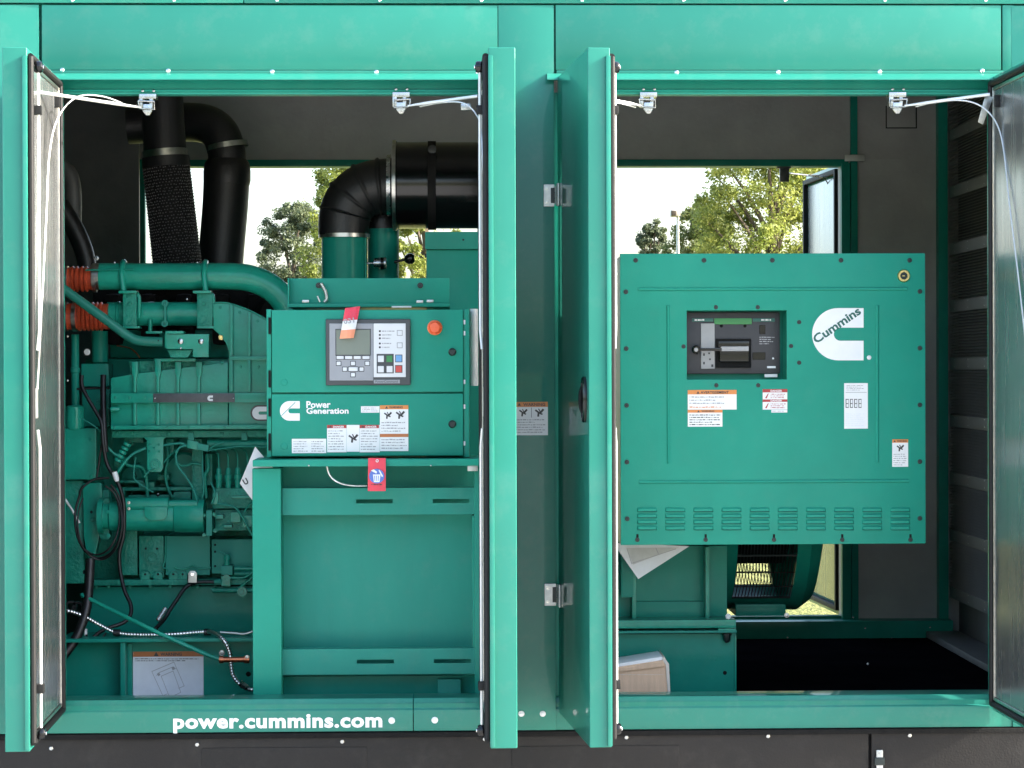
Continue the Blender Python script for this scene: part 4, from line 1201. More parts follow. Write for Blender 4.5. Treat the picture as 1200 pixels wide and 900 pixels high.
pipe([('pipe_wall', [(72, 195, 1.2), (82, 205, 1.2), (86, 225, 1.2), (86, 262, 1.2)], 9, 9.5, 'liner_dark'), ('pipe_sleeve', [(70, 240, 1.15), (84, 262, 1.15), (95, 285, 1.15), (101, 306, 1.15), (103, 330, 1.15)], 11, 11, 'black_rubber')], 1.2, LB)

# ============================================================ air cleaner
AC = thing('air_cleaner', at(520, 300, 1.0), 'black canister air cleaner with ribbed rubber elbow and two green down pipes', 'air cleaner')
lx('canister', 217.5, 1.02, [(462, 0), (462, 51), (463, 52), (465, 52), (466, 50.5), (580, 50.5), (600, 50.5), (601, 0)], 'black_gloss', AC, 48)
lx('canister_rim', 217.5, 1.02, [(460, 49), (460.5, 53), (464.5, 53), (464.5, 49)], 'steel_clamp', AC, 48)
lx('mount_strap', 217.5, 1.02, [(501.5, 50.6), (501.5, 52), (511, 52), (511, 50.6)], 'black_matte', AC, 48)
ly('strap_bolt', 506.5, 175, 0.90, [(0, 5), (0.012, 5), (0.012, 2.6), (0.024, 2.6), (0.024, 0)], 'black_gloss', AC)
lx('elbow_clamp', 217.5, 1.02, [(453.5, 33.5), (453.5, 36), (458, 36), (458, 33.5)], 'zinc', AC, 40)
b = MB()
s = sc_at(1.02)
c0 = [(462, 218), (452, 218.5), (440, 219.5), (428, 223), (417, 230), (409, 240), (404.5, 251), (403, 262), (402.5, 276)]
P = [at(a, c_, 1.02) for a, c_ in c0]
b.tube(P, lambda t: (33.0-3.5*t+(1.9 if any(abs(t-k) < 0.012 for k in (0.20, 0.38, 0.56, 0.75)) else 0))*s, 40, sub=9)
b.build('rubber_elbow', 'black_rubber', AC, angle=70)
lz('lower_clamp', 403.5, 1.02, [(274.5, 28), (274.5, 30.2), (279, 30.2), (279, 28)], 'steel_clamp', AC, 40)
lz('down_pipe', 403.5, 1.02, [(276, 26.6), (345, 26.6)], 'frame_green', AC, 40)
lz('down_pipe', 449, 1.10, [(268, 18.5), (345, 18.5)], 'frame_green', AC, 36)
lz('lower_clamp', 449, 1.10, [(264.5, 18), (264.5, 20), (268.5, 20), (268.5, 18)], 'black_rubber', AC, 36)
b = MB(); b.tube([at(*p) for p in ((470, 250, 1.14), (456, 252, 1.12), (449, 258, 1.10), (448.5, 268, 1.10))], 18*sc_at(1.1), 24, sub=5); b.build('rubber_elbow', 'black_rubber', AC)
tb('pipe_seam', [(428, 272, 0.985), (428.5, 330, 0.985)], 1.3, 'frame_green', AC, 8, 0)
lx('restriction_gauge', 308.5, 1.0, [(429, 0), (429, 1.2), (438, 1.2), (438, 6), (444.5, 6.3), (445, 7.2), (452, 7.2), (452.5, 5), (452.5, 0)], 'zinc', AC, 18)
lx('gauge_end', 309, 0.998, [(446, 6.0), (446, 7.4), (450, 7.4), (450, 6)], 'black_gloss', AC, 18)
tb('pressure_tap', [(462, 307, 1.05), (476, 304, 1.05)], 1.6, 'black_gloss', AC, 8, 0)
b = MB(); b.lathe(at(474, 304, 1.05), (1, 0, 0.1), [(0, 0), (0, 3*s), (0.01, 6*s), (0.025, 6.6*s), (0.034, 4*s), (0.034, 0)], 16); b.build('tap_knob', 'black_gloss', AC, smooth='fix')
AS = thing('cleaner_stand', at(530, 560, 0.8), 'green box column holding up the black air cleaner', 'support column')
bx('column', (500, 292.5, 580, 560), 0.82, 0.35, 'box_green', AS, 0.004)
bx('column_top', (498, 271.5, 580, 292), 0.80, 0.42, 'weathered_green', AS, 0.004)
bolt(543, 281, 0.7995, 'dome', AS, 1.4, 'bolt_dark')
bx('column_side_bolt', (497.5, 283, 499.5, 289), 0.85, 0.02, 'bolt_dark', AS, 0.001)
bx('column_side_bolt', (497.5, 297, 499.5, 302), 0.85, 0.02, 'bolt_dark', AS, 0.001)
# ============================================================ control stand and control box
BG = 'box_green'
YS = 0.17
CS = thing('control_stand', at(430, 835, 0.3), 'green steel stand with slotted rails carrying the control box', 'stand')
bx('shelf', (296, 538.5, 566, 546.5), YS-0.03, 0.34, BG, CS, 0.003)
bx('post', (296, 549, 329.5, 836), YS, 0.05, BG, CS, 0.004)
bx('post_return', (325.5, 549, 329.4, 836), YS+0.051, 0.22, BG, CS, 0.002)
bx('post', (556, 549, 585, 836), YS+0.04, 0.05, BG, CS, 0.004)
def rail(y0, y1, slots, y):
    b = MB()
    X0, X1, Z0, Z1 = rect((331, y0, 562, y1), y)
    zm, hh = (Z0+Z1)/2, 2.4*sc_at(y)
    fx = lambda p: X0+(X1-X0)*(p-331)/231.0
    e = [331]+[v for s_ in slots for v in s_]+[562]
    zs = [Z0, zm-hh, zm+hh, Z1]
    idx = {}
    vs, fs = [], []
    for k, z in enumerate(zs):
        for i, p in enumerate(e):
            for d_ in (0, 1):
                idx[i, k, d_] = len(vs)
                vs.append((fx(p), y+0.005*d_, z))
    nx = len(e)
    hole = lambda i, k: k == 1 and 0 <= i < nx-1 and i % 2 == 1
    for k in range(3):
        for i in range(nx-1):
            if hole(i, k):
                fs += [(idx[i, k, 0], idx[i+1, k, 0], idx[i+1, k, 1], idx[i, k, 1]), (idx[i, k+1, 0], idx[i, k+1, 1], idx[i+1, k+1, 1], idx[i+1, k+1, 0]),
                       (idx[i, k, 0], idx[i, k, 1], idx[i, k+1, 1], idx[i, k+1, 0]), (idx[i+1, k, 0], idx[i+1, k+1, 0], idx[i+1, k+1, 1], idx[i+1, k, 1])]
                continue
            fs.append((idx[i, k, 0], idx[i+1, k, 0], idx[i+1, k+1, 0], idx[i, k+1, 0]))
            fs.append((idx[i, k, 1], idx[i, k+1, 1], idx[i+1, k+1, 1], idx[i+1, k, 1]))
    b.add(vs, fs)
    b.box(X0, X1, y+0.0002, y+0.05, Z1-0.004, Z1+0.0005)
    b.box(X0, X1, y+0.0002, y+0.05, Z0-0.0005, Z0+0.004)
    return b.build('slotted_rail', 'weathered_green', CS, smooth=False)
rail(572, 603, ((417, 460), (507, 550)), YS+0.06)
rail(760.5, 790, ((418, 461.5), (508.5, 552)), YS+0.06)
bx('back_sheet', (331, 541, 582, 800), YS+0.16, 0.01, 'weathered_green', CS, 0.002)
bx('side_sheet', (553.5, 604, 557, 760), YS+0.07, 0.09, BG, CS, 0.001)
bx('foot_plate', (331, 792, 565, 836), YS+0.14, 0.01, 'frame_green', CS, 0.002)
bx('foot_clip', (513, 796, 540, 820), YS+0.10, 0.03, 'weathered_green', CS, 0.003)
for px in (362, 505):
    bolt(px, 545.5, YS-0.031, 'dome', CS, 1.0, 'zinc')
bx('clip_plate', (548, 545.5, 560, 552), YS-0.02, 0.01, 'galvanized', CS, 0.001)
tb('ground_lead', [(382, 540, YS+0.03), (386, 556, YS+0.03), (396, 565, YS+0.03), (412, 569, YS+0.04), (430, 569, YS+0.05)], 1.4, 'braid', CS, 8, 6)

CB = thing('control_box', at(431, 537, 0.35), 'green two-door generator control box with display and red stop button', 'control box')
YC = 0.22
bx('box_shell', (313.5, 363, 550, 535), YC+0.012, 0.26, BG, CB, 0.003)
bx('box_rim', (543.5, 362.5, 549.8, 535.5), YC+0.001, 0.010, BG, CB, 0.002)
bx('box_rim', (312.5, 362.5, 318, 535.5), YC+0.001, 0.010, BG, CB, 0.002)
UD = bx('upper_door', (318.6, 363.2, 542.8, 459.6), YC-0.006, 0.018, BG, CB, 0.003)
LD = bx('lower_door', (318.6, 461.6, 542.8, 534), YC-0.006, 0.018, BG, CB, 0.003)
for y0, y1 in ((372, 391.5), (434, 454), (467, 488), (508, 528)):
    bx('hinge', (314.5, y0, 317.4, y1), YC-0.004, 0.004, 'black_matte', CB, 0.001)
for py in (412.5, 497):
    d_ = UD if py < 460 else LD
    ly('door_lock', 530, py, YC-0.006, [(0, 4.6), (0.004, 4.6), (0.006, 3.6), (0.010, 3.2), (0.010, 0)], 'bolt_dark', d_)
for px, py in ((333, 448), (333, 523)):
    ly('dimple', px, py, YC-0.006, [(0, 4), (0.0012, 3.6), (0.0016, 0)], BG, UD if py < 460 else LD)
for py in (375, 388, 445, 474, 517):
    bx('door_gap_clip', (543.3, py, 545.3, py+5), YC-0.001, 0.003, 'print_white', CB, 0)
# stop button
ES = ly('stop_button', 509.5, 384, YC-0.0065, [(0, 8.4), (0.005, 8.2), (0.006, 7.2), (0.012, 6.4), (0.020, 6.6), (0.030, 6.8), (0.034, 5.6), (0.035, 0)], 'stop_red', UD, 28)
ly('stop_ring', 509.5, 384, YC-0.0063, [(0, 8.9), (0.0035, 8.8), (0.0035, 7.4), (0, 7.4)], 'print_orange', UD, 28)
# display unit
HM = bx('display_unit', (381.7, 374, 481, 451.5), YC-0.020, 0.0145, 'hmi_bezel', CB, 0.004, 3)
YH = YC-0.020
bx('face_grey', (386, 379, 437.4, 446), YH-0.0018, 0.0018, 'hmi_grey', HM, 0.001, 1)
bx('face_white', (437.8, 379, 475.5, 442), YH-0.0018, 0.0018, 'hmi_white', HM, 0.001, 1)
bx('screen', (394, 386.4, 433.6, 415.8), YH-0.0026, 0.002, 'hmi_screen', HM, 0.0006, 1)
for r in ((393, 385.4, 434.6, 386.3), (393, 415.9, 434.6, 416.8), (393, 386.3, 393.9, 415.9), (433.7, 386.3, 434.6, 415.9)):
    bx('screen_frame', r, YH-0.003, 0.0012, 'hmi_bezel', HM, 0)
def key(x0, y0, x1, y1, m='hmi_white', rim='hmi_bezel'):
    o = bx('key_rim', (x0-0.8, y0-0.8, x1+0.8, y1+0.8), YH-0.0024, 0.0006, rim, HM, 0)
    return bx('key', (x0, y0, x1, y1), YH-0.0042, 0.0017, m, HM, 0.0006, 1)
K = lambda zx0, zy0, zx1, zy1, *a: key(300+zx0*.23333, 340+zy0*.23333, 300+zx1*.23333, 340+zy1*.23333, *a)
for a_, c_ in ((405, 440), (447, 483), (491, 526), (535, 570)):
    K(a_, 331, c_, 346)
for x, y_ in ((415, 368), (487, 368), (559, 368), (446, 397), (530, 397), (487, 425)):
    K(x-10, y_-9, x+10, y_+9)
K(465, 387, 511, 406)
bx('key_bank', (300+606*.23333, 340+320*.23333, 300+692*.23333, 340+418*.23333), YH-0.0023, 0.0005, 'hmi_bezel', HM, 0)
for x, y_, m in ((627, 345, 'hmi_white'), (670, 345, 'key_green'), (627, 397, 'hmi_white'), (671, 397, 'hmi_white'), (717, 343, 'key_blue'), (717, 396, 'key_red')):
    K(x-15, y_-16, x+15, y_+16, m)
for x, y_ in ((722, 215), (722, 277)):
    K(x-11, y_-11, x+11, y_+11, 'hmi_white', 'print_grey')
b = MB()
for i, y_ in enumerate((206, 225, 242, 268, 287)):
    x0 = 300+622*.23333; yy = 340+y_*.23333
    b.flat([(x0+1.3*math.cos(k*math.pi/4), yy+1.3*math.sin(k*math.pi/4)) for k in range(8)], YH-0.0022, 1)
    text_lines(b, (x0+2.6, yy-1.0, x0+2.6+(17 if i == 0 else 11), yy+1.0), YH-0.0022, 1, 0, 0.6, i)
b.build('lamp_legend', ['print_grey', 'print_black'], HM, smooth=False)
o = bx('nameplate', (438, 445, 468.6, 449.3), YH-0.002, 0.002, 'hmi_grey', HM, 0.0006, 1)
lettering('nameplate_print', 'PowerCommand', (440, 445.8, 466, 448.4), YH-0.0026, 'print_black', o)
# markings on the lower door
YL = YC-0.0065
logo_c('company_mark', (328, 470, 351.3, 493), YL-0.0006, 'print_white', LD)
tb('mark_stroke', [(330, 487, YL-0.0006), (346, 471.5, YL-0.0006)], 0.4, BG, LD, 6, 0)
lettering('lettering_power', 'Power', (359, 470, 387.5, 478.2), YL-0.0006, 'print_white', LD, 0.03)
lettering('lettering_generation', 'Generation', (359, 477.8, 408.6, 485), YL-0.0006, 'print_white', LD, 0.03)
label_plate(LD, (423, 476, 444.6, 483.6), YL, [('lines', (424.5, 477.2, 443, 482.6), 3, 4)], 'sticker')
label_plate(LD, (445.2, 474.9, 478.5, 528.6), YL, [('band', (445.2, 474.9, 478.5, 479.6), 2), tri(453, 477.4, 1.8), ('text', (456, 476, 472, 478.6), 'WARNING', 1, 0.03)]
    + hazard(454.5, 487, 4.2) + hazard(469, 486.5, 4.8) + [('lines', (447, 493.5, 477, 507), 4), ('band', (445.2, 508.4, 478.5, 512.2), 5), ('lines', (447, 513.5, 477, 527), 4)])
for x0 in (383.3, 421.4):
    label_plate(LD, (x0, 498, x0+(22.8 if x0 < 400 else 23.6), 530), YL, [('band', (x0, 498, x0+22.8, 501.8), 3), tri(x0+4, 500, 1.6), ('text', (x0+7, 499, x0+20, 501.2), 'DANGER', 0, 0.03), ('lines', (x0+1.5, 503.5, x0+21.5, 528), 8)])
label_plate(LD, (406.3, 498, 421.2, 529.4), YL, hazard(414, 514, 5.2), 'pictogram_sticker')
label_plate(LD, (342, 514.2, 382.3, 531), YL, [('lines', (344, 516, 362, 530), 5), ('lines', (365, 516, 381, 530), 5)], 'sticker')
# bracket above the box
BK = bx('top_bracket', (337.5, 326, 526.5, 355.5), 0.40, 0.006, BG, CB, 0.002)
bx('bracket_ledge', (337, 355.5, 527, 359.8), 0.36, 0.45, BG, BK, 0.002)
bx('bracket_end', (337, 326, 339, 357), 0.37, 0.03, BG, BK, 0.001)
for px, py in ((373.5, 334.5), (492.5, 334.5)):
    ly('stud', px, py, 0.399, [(0, 3.4), (0.004, 3.4), (0.004, 2.0), (0.012, 1.8), (0.012, 0)], 'bolt_dark', BK)
tb('stud_tie', [(376, 332, 0.385), (381, 341, 0.385), (383, 350, 0.385), (380, 354, 0.385)], 2.0, 'galvanized', BK, 8, 5)
tb('stud_tie', [(372, 347, 0.38), (375, 354, 0.375)], 0.8, 'white_rod', BK, 6, 0)
for px, py in ((358, 353), (492, 353.4), (504, 352.8)):
    bx('ledge_nut', (px-4, py-1.5, px+4, py+1.5), 0.37, 0.012, 'zinc', BK, 0.001)
bx('box_eye', (459, 358.6, 482, 360.4), 0.335, 0.006, 'print_white', CB, 0)
# paper roll tucked between box and jamb
b = MB(); b.lathe(at(555.3, 362, 0.30), (0, 0, -1), [(0, 0.008), (0, 0.0125), (0.235, 0.0125), (0.235, 0.008)], 16)
tag(b.build('paper_roll', 'paper', None, smooth='fix'), 'rolled white paper standing upright at the right side of the control box', 'paper roll')
# red tags
def sheet_mesh(name, grid, y, bend, mats, bands, parent=None, sub=10):
    """hanging card: grid = four pixel corners (tl, tr, br, bl); bands = [(t0, t1, material index)]"""
    b = MB()
    tl, tr, br, bl = grid
    def P(u, v, off):
        x = (tl[0]*(1-u)+tr[0]*u)*(1-v)+(bl[0]*(1-u)+br[0]*u)*v
        yy = (tl[1]*(1-u)+tr[1]*u)*(1-v)+(bl[1]*(1-u)+br[1]*u)*v
        d = y-bend*math.sin(v*math.pi*0.8)-0.4*bend*math.sin(u*math.pi)
        p = at(x, yy, d)
        return (p.x, p.y+off, p.z)
    for t0, t1, m in bands:
        k = max(2, int((t1-t0)*sub))
        for i in range(k):
            v0, v1 = t0+(t1-t0)*i/k, t0+(t1-t0)*(i+1)/k
            for j in range(4):
                u0, u1 = j/4, (j+1)/4
                b.add([P(u0, v0, 0), P(u1, v0, 0), P(u1, v1, 0), P(u0, v1, 0)], [(3, 2, 1, 0)], m)
                b.add([P(u0, v0, .0008), P(u1, v0, .0008), P(u1, v1, .0008), P(u0, v1, .0008)], [(0, 1, 2, 3)], m)
    return b.build(name, mats, parent, smooth=True), P
t1, P1 = sheet_mesh('hang_tag', ((404.5, 361), (422, 359), (414.5, 396), (398, 397)), 0.19, 0.012, ['tag_red', 'print_white', 'tag_orange'], [(0, 0.42, 0), (0.42, 0.72, 1), (0.72, 1, 2)])
tag(t1, 'red, white and orange hang tag dangling over the control display', 'tag')
b = MB(); put_text(b, '031', (402.5, 373, 415, 379), 0.168, 0, 0.02, 0.15); b.build('tag_print', 'print_grey', t1, smooth=False)
t2, P2 = sheet_mesh('hang_tag', ((431.5, 536.8), (452, 536.8), (452, 575.5), (431, 575.5)), 0.128, 0.003, ['tag_red'], [(0, 1, 0)])
tag(t2, 'solid red hang tag with blue disc hanging from the shelf edge', 'tag')
yq = 0.1215
c = (441.5, 558)
b = MB()
b.flat([(c[0]+9*math.cos(k*math.pi/10), c[1]+8.6*math.sin(k*math.pi/10)) for k in range(20)], yq, 0)
b.flat([(437, 556), (446, 556), (444.8, 565), (438.2, 565)], yq-0.0006, 1)
b.flat([(434.5, 551.5), (438, 550), (442, 553), (441, 555)], yq-0.0007, 1)
b.flat([(443.5, 551), (445, 551), (449, 558), (447.5, 559)], yq-0.0007, 1)
for k in range(3):
    b.flat([(438.6+k*2.2, 557.5), (439.4+k*2.2, 557.5), (439.6+k*2, 563.5), (439+k*2, 563.5)], yq-0.0010, 2)
text_lines(b, (435, 567, 448, 568.6), yq-0.0004, 1, 3, 0.7, 4)
b.build('tag_print', ['tag_blue', 'print_white', 'tag_blue', 'print_black'], t2, smooth=False)
b = MB(); b.lathe(at(442, 540, yq), (0, -1, 0), [(0, 0.0045), (0.001, 0.0045), (0.001, 0.0025), (0, 0.0025)], 14); b.build('eyelet', 'print_white', t2)
# white sheet behind the stand post
ws, _ = sheet_mesh('paper_sheet', ((299, 523.5), (330, 560), (300, 592), (281, 566.5)), 0.34, 0.003, ['paper'], [(0, 1, 0)])
tag(ws, 'white paper sheet standing on its corner behind the stand post', 'paper')
lettering('sheet_print', 'U', (285, 560.5, 290.5, 568), 0.334, 'print_black', ws, 0.04, 0.5)

# ============================================================ breaker cabinet
BC_ = thing('breaker_cabinet', at(905, 642, 0.55), 'large green circuit breaker cabinet with white C emblem and louvres', 'breaker cabinet')
YK = 0.36
# front cover built as a frame round the breaker window
x0, y0, x1, y1 = 727, 297.5, 1084.5, 639.5
wx0, wy0, wx1, wy1 = 805, 364.3, 922, 445.6
def cover():
    b = MB()
    xs = [x0, wx0, wx1, x1]
    ys = [y0, wy0, wy1, y1]
    Y0, Y1 = YK, YK+0.016
    G_ = {}
    V = []
    for yi, yv in enumerate(ys):
        for xi, xv in enumerate(xs):
            for k, d_ in enumerate((Y0, Y1)):
                p = at(xv, yv, YK)
                q = at(xv, 450, YK), at(600, yv, YK)
                G_[xi, yi, k] = len(V)
                V.append((q[0].x, d_, q[1].z))
    F = []
    for yi in range(3):
        for xi in range(3):
            if xi == 1 and yi == 1:
                continue
            a, b_, c_, d_ = (xi, yi), (xi+1, yi), (xi+1, yi+1), (xi, yi+1)
            F.append(tuple(G_[i+(0,)] for i in (d_, c_, b_, a)))
            F.append(tuple(G_[i+(1,)] for i in (a, b_, c_, d_)))
    def side(p, q):
        F.append((G_[p+(0,)], G_[q+(0,)], G_[q+(1,)], G_[p+(1,)]))
    for i in range(3):
        side((i, 0), (i+1, 0)); side((i+1, 3), (i, 3)); side((0, i+1), (0, i)); side((3, i), (3, i+1))
    side((2, 1), (1, 1)); side((1, 1), (1, 2)); side((1, 2), (2, 2)); side((2, 2), (2, 1))
    b.add(V, F)
    return b.build('front_cover', BG, BC_, 0.003, 2)
FCV = cover()
bx('cabinet_body', (729, 300, 1082, 637), YK+0.0165, 0.0005, BG, BC_, 0) if False else None
X0, X1, Z0, Z1 = rect((728.5, 299, 1083, 638), YK)
b = MB()
for q in ((X0, X0+0.003, Z0, Z1), (X1-0.003, X1, Z0, Z1)):
    b = MB(); b.box(q[0], q[1], YK+0.017, 0.80, q[2], q[3])
    b.build('cabinet_side', 'galvanized', BC_)
b = MB(); b.box(X0+0.004, X1-0.004, YK+0.017, 0.80, Z1-0.003, Z1); b.box(X0+0.004, X1-0.004, YK+0.017, 0.80, Z0, Z0+0.003); b.box(X0+0.004, X1-0.004, 0.797, 0.80, Z0+0.004, Z1-0.004)
b.build('cabinet_shell', BG, BC_)
bx('cabinet_edge', (721, 305, 726.5, 312), YK+0.05, 0.05, 'seal_rubber', BC_, 0.003) if False else None
# bolts
for px in (745, 825, 905, 985.5, 1066):
    bolt(px, 305, YK-0.0003, 'cap', BC_, 3.0, 'bolt_dark')
for py in (342, 408.5, 475, 541.5, 608):
    bolt(733.5+(py-342)*0.006, py, YK-0.0003, 'cap', BC_, 3.0, 'bolt_dark')
    bolt(1078, py-0.5, YK-0.0003, 'cap', BC_, 3.0, 'bolt_dark')
for px in (747, 827, 907, 987, 1067):
    bolt(px, 632.5, YK-0.0003, 'cap', BC_, 2.8, 'bolt_dark')
    bx('keyhole_slot', (px-1.3, 626, px+1.3, 630), YK-0.0007, 0.0007, 'black_matte', BC_, 0)
for px, py in ((839, 360), (888, 360), (801, 406), (927, 405.5), (936.5, 377.5), (936.5, 425), (839.5, 451.5), (888.5, 451.5)):
    bolt(px, py, YK-0.0003, 'cap', BC_, 2.2, 'bolt_dark')
# pressed ribs
def press(pts):
    P = [at(*p) for p in pts]
    b = MB(); b.tube(P, 2.0*sc_at(YK), 12)
    return b.build('pressed_rib', BG, FCV, angle=60)
press([(748, 339, YK+0.0005), (1063, 338.5, YK+0.0005)])
press([(749, 565, YK+0.0005), (1065, 563.5, YK+0.0005)])
press([(783, 358, YK+0.0005), (783.5, 543, YK+0.0005)])
press([(1028, 358, YK+0.0005), (1028, 542, YK+0.0005)])
# louvres: 10 columns of four, one shared mesh
def louvre_mesh():
    b = MB()
    hw, h, dpt = 13.2*sc_at(YK), 3.3*sc_at(YK), 0.0115
    n = 10
    vs, fs = [], []
    for i in range(n+1):
        t = i/n
        x = -hw+2*hw*t
        k = min(1, min(t, 1-t)*7)
        k = math.sin(k*math.pi/2)
        vs += [(x, 0, h), (x, -dpt*0.8*k, h*0.55), (x, -dpt*k, h*0.30), (x, -dpt*k, -h*0.62), (x, -0.0006, -h*1.12)]
    for i in range(n):
        for j in range(4):
            a = i*5+j
            fs.append((a, a+1, a+6, a+5))
    b.add(vs, fs)
    b.m = [1 if q % 4 == 3 else 0 for q in range(len(fs))]  # bottom strip coloured dark for the shaded slot under each lip
    o = b.build('louvre', [BG, 'bolt_dark'], None, smooth='fix', angle=40)
    me = o.data
    bpy.data.objects.remove(o)
    return me
LVM = louvre_mesh()
for i in range(10):
    for j in range(4):
        link('louvre', LVM, at(758.3+i*32.95, 597.3+j*7.1, YK-0.0002), FCV)
# lock
ly('cabinet_lock', 1059, 323.3, YK, [(0, 7.6), (0.003, 7.4), (0.005, 6.6), (0.005, 4.4), (0.002, 4.2)], 'brass', BC_, 24)
ly('lock_core', 1059, 323.3, YK-0.002, [(0, 4.2), (0.002, 4.0), (0.002, 0)], 'bolt_dark', BC_, 20)
bx('lock_slot', (1057.5, 322.8, 1060.5, 323.8), YK-0.0048, 0.0008, 'brass', BC_, 0)
# emblem
EB = logo_c('emblem', (951.7, 361, 1012, 422.3), YK-0.0010, 'print_white', FCV)
lettering('emblem_name', 'Cummins', (948.5, 375.6, 1012.5, 386.2), YK-0.0018, 'print_dark_green', EB, 0.03, math.radians(34.0))
bolt(1018.5, 419, YK-0.0003, 'dome', BC_, 3.0, 'hmi_white', 'trademark_dot')
# breaker inside the window
WB = bx('breaker', (800, 366, 914, 438), YK+0.075, 0.05, 'breaker_grey', BC_, 0.003)
YB2 = YK+0.075
for nm, r, yy, th, m in (
    ('window_return', (921.3, 360, 924, 450), YK+0.017, 0.08, BG), ('window_return', (800, 445.3, 924, 448), YK+0.017, 0.08, BG), ('window_return', (800, 361, 924, 364.2), YK+0.017, 0.08, BG), ('window_return', (801, 364, 804.6, 448), YK+0.017, 0.08, BG),
    ('window_back', (795, 355, 930, 455), YK+0.10, 0.004, BG)):
    bx(nm, r, yy, th, m, BC_, 0.0005, 1)
bx('brand_strip', (837, 373, 881, 380), YB2-0.004, 0.005, 'key_green', WB, 0.001)
bx('brand_strip', (811, 373, 836, 377), YB2-0.003, 0.004, 'print_dark_green', WB, 0.001)
bx('brand_strip', (882, 373, 908, 377), YB2-0.003, 0.004, 'print_dark_green', WB, 0.001)
bx('trip_plate', (821.5, 379, 837.5, 432), YB2-0.006, 0.007, 'breaker_light', WB, 0.001)
for r in ((824, 414, 826, 417), (830, 413, 832, 415), (824, 424, 826, 427), (831, 420, 833, 422), (833.5, 427, 836, 430)):
    bx('trip_switch', r, YB2-0.0066, 0.0008, 'breaker_grey', WB, 0)
bx('handle_housing', (839, 397, 880.5, 431), YB2-0.010, 0.011, 'black_matte', WB, 0.003)
bx('handle_slot', (842, 400, 878, 407), YB2-0.0125, 0.003, 'black_gloss', WB, 0.001)
bx('handle_drum', (843, 407, 878, 424), YB2-0.022, 0.014, 'black_gloss', WB, 0.005, 3)
bx('toggle_bar', (845, 406, 877.5, 411.5), YB2-0.032, 0.012, 'breaker_light', WB, 0.002)
bx('toggle_lever', (818, 407.6, 846, 411.4), YB2-0.034, 0.008, 'black_gloss', WB, 0.002)
ly('toggle_knob', 815.8, 409.8, YB2-0.020, [(0, 5.2), (0.012, 5.2), (0.016, 4.0), (0.016, 0)], 'black_gloss', WB)
ly('knob_cap', 815.8, 409.8, YB2-0.0362, [(0, 2.4), (0.001, 2.2), (0.001, 0)], 'breaker_light', WB)
for r, m in (((890, 381, 897, 391.5), 'black_gloss'), ((882, 413, 897, 421.5), 'black_gloss'), ((899, 429, 909, 431.5), 'print_white'), ((870, 429, 878, 430.5), 'hmi_grey')):
    bx('trip_unit_window', r, YB2-0.0025, 0.003, m, WB, 0.0006, 1)
bolt(906, 420, YB2-0.0005, 'dome', WB, 1.3, 'print_white', 'indicator')
for px in (845.5, 873):
    bolt(px, 382, YB2-0.0005, 'cap', WB, 1.6, 'black_matte', 'screw')
b = MB()
text_lines(b, (890, 394, 908, 404), YB2-0.0006, 4, 0, 0.4, 3)
text_lines(b, (814, 373.8, 826, 376), YB2-0.0042, 1, 1, 0.8, 5)
text_lines(b, (892, 373.8, 906, 376), YB2-0.0042, 1, 1, 0.8, 6)
b.build('breaker_print', ['print_grey', 'hmi_white'], WB, smooth=False)['kind'] = 'stuff'
label_plate(BC_, (896, 438.4, 911, 442), YK+0.072, [], 'sticker')
# stickers on the cover
YF = YK-0.0003
label_plate(FCV, (806, 457, 863.2, 480), YF, [('band', (806, 457, 863.2, 462.2), 2), tri(818, 459.9, 1.9), ('text', (821, 458.3, 854, 461.4), 'AVERTISSEMENT', 1, 0.03), ('lines', (808, 463.5, 852, 474.5), 3), ('lines', (808, 475.5, 848, 478.8), 1, 2)])
label_plate(FCV, (806, 480.2, 846.6, 500), YF, [('band', (806, 480.2, 846.6, 483.6), 2), tri(818.5, 482.1, 1.5), ('text', (822, 480.8, 837, 482.9), 'WARNING', 1, 0.03), ('lines', (808, 485, 845, 499), 5, 1)])
label_plate(FCV, (893.8, 456, 922.6, 480), YF, [('band', (893.8, 456, 922.6, 459.8), 3), ('band', (893.8, 468, 922.6, 471), 3), ('text', (903, 456.8, 916.5, 459.2), 'DANGER', 0, 0.03), ('text', (903, 468.4, 916.5, 470.6), 'DANGER', 0, 0.03), ('lines', (903, 461, 921, 467), 3, 3), ('lines', (903, 472.3, 921, 479), 3, 3),
    ('poly', [(896.5, 466.5), (900, 461), (900.8, 461.4), (898.5, 467)], 3), ('poly', [(896.5, 478), (900, 472.5), (900.8, 472.9), (898.5, 478.5)], 3)])
label_plate(FCV, (904, 480.3, 922.6, 483.4), YF, [('lines', (905, 481, 921, 482.8), 1)], 'sticker')
P = [('lines', (992, 451, 1014, 458), 4), ('band', (991, 459.5, 1015.5, 460.1), 4), ('lines', (991, 484, 1015, 500), 7, 6)]
for i, x in enumerate((991, 996, 1001, 1006)):
    for yy in (467.5, 472.5, 477):
        P.append(('band', (x, yy, x+3.6, yy+0.9), 1))
    P.append(('band', (x, 467.5, x+0.9, 477.9), 1)); P.append(('band', (x+2.8, 468, x+3.6, 477), 4))
label_plate(FCV, (989.3, 449, 1017, 502.3), YF, P, 'rating_plate')
label_plate(FCV, (1045.6, 514.8, 1064.2, 547), YF, [('band', (1045.6, 514.8, 1064.2, 518.8), 2), tri(1048.5, 517, 1.4), ('text', (1051, 515.7, 1062.5, 518), 'WARNING', 1, 0.03)]+hazard(1055, 525.3, 4.0)+[('lines', (1047, 531, 1063, 546), 6)])
# legs that carry the cabinet
for px in (735, 1074):
    X = at(px, 640, 0.7).x
    b = MB(); b.box(X-0.02, X+0.02, 0.70, 0.74, at(px, 700, 0.7).z, Z0-0.001); b.build('cabinet_leg', 'frame_green', BC_, 0.002) if px < 800 else None

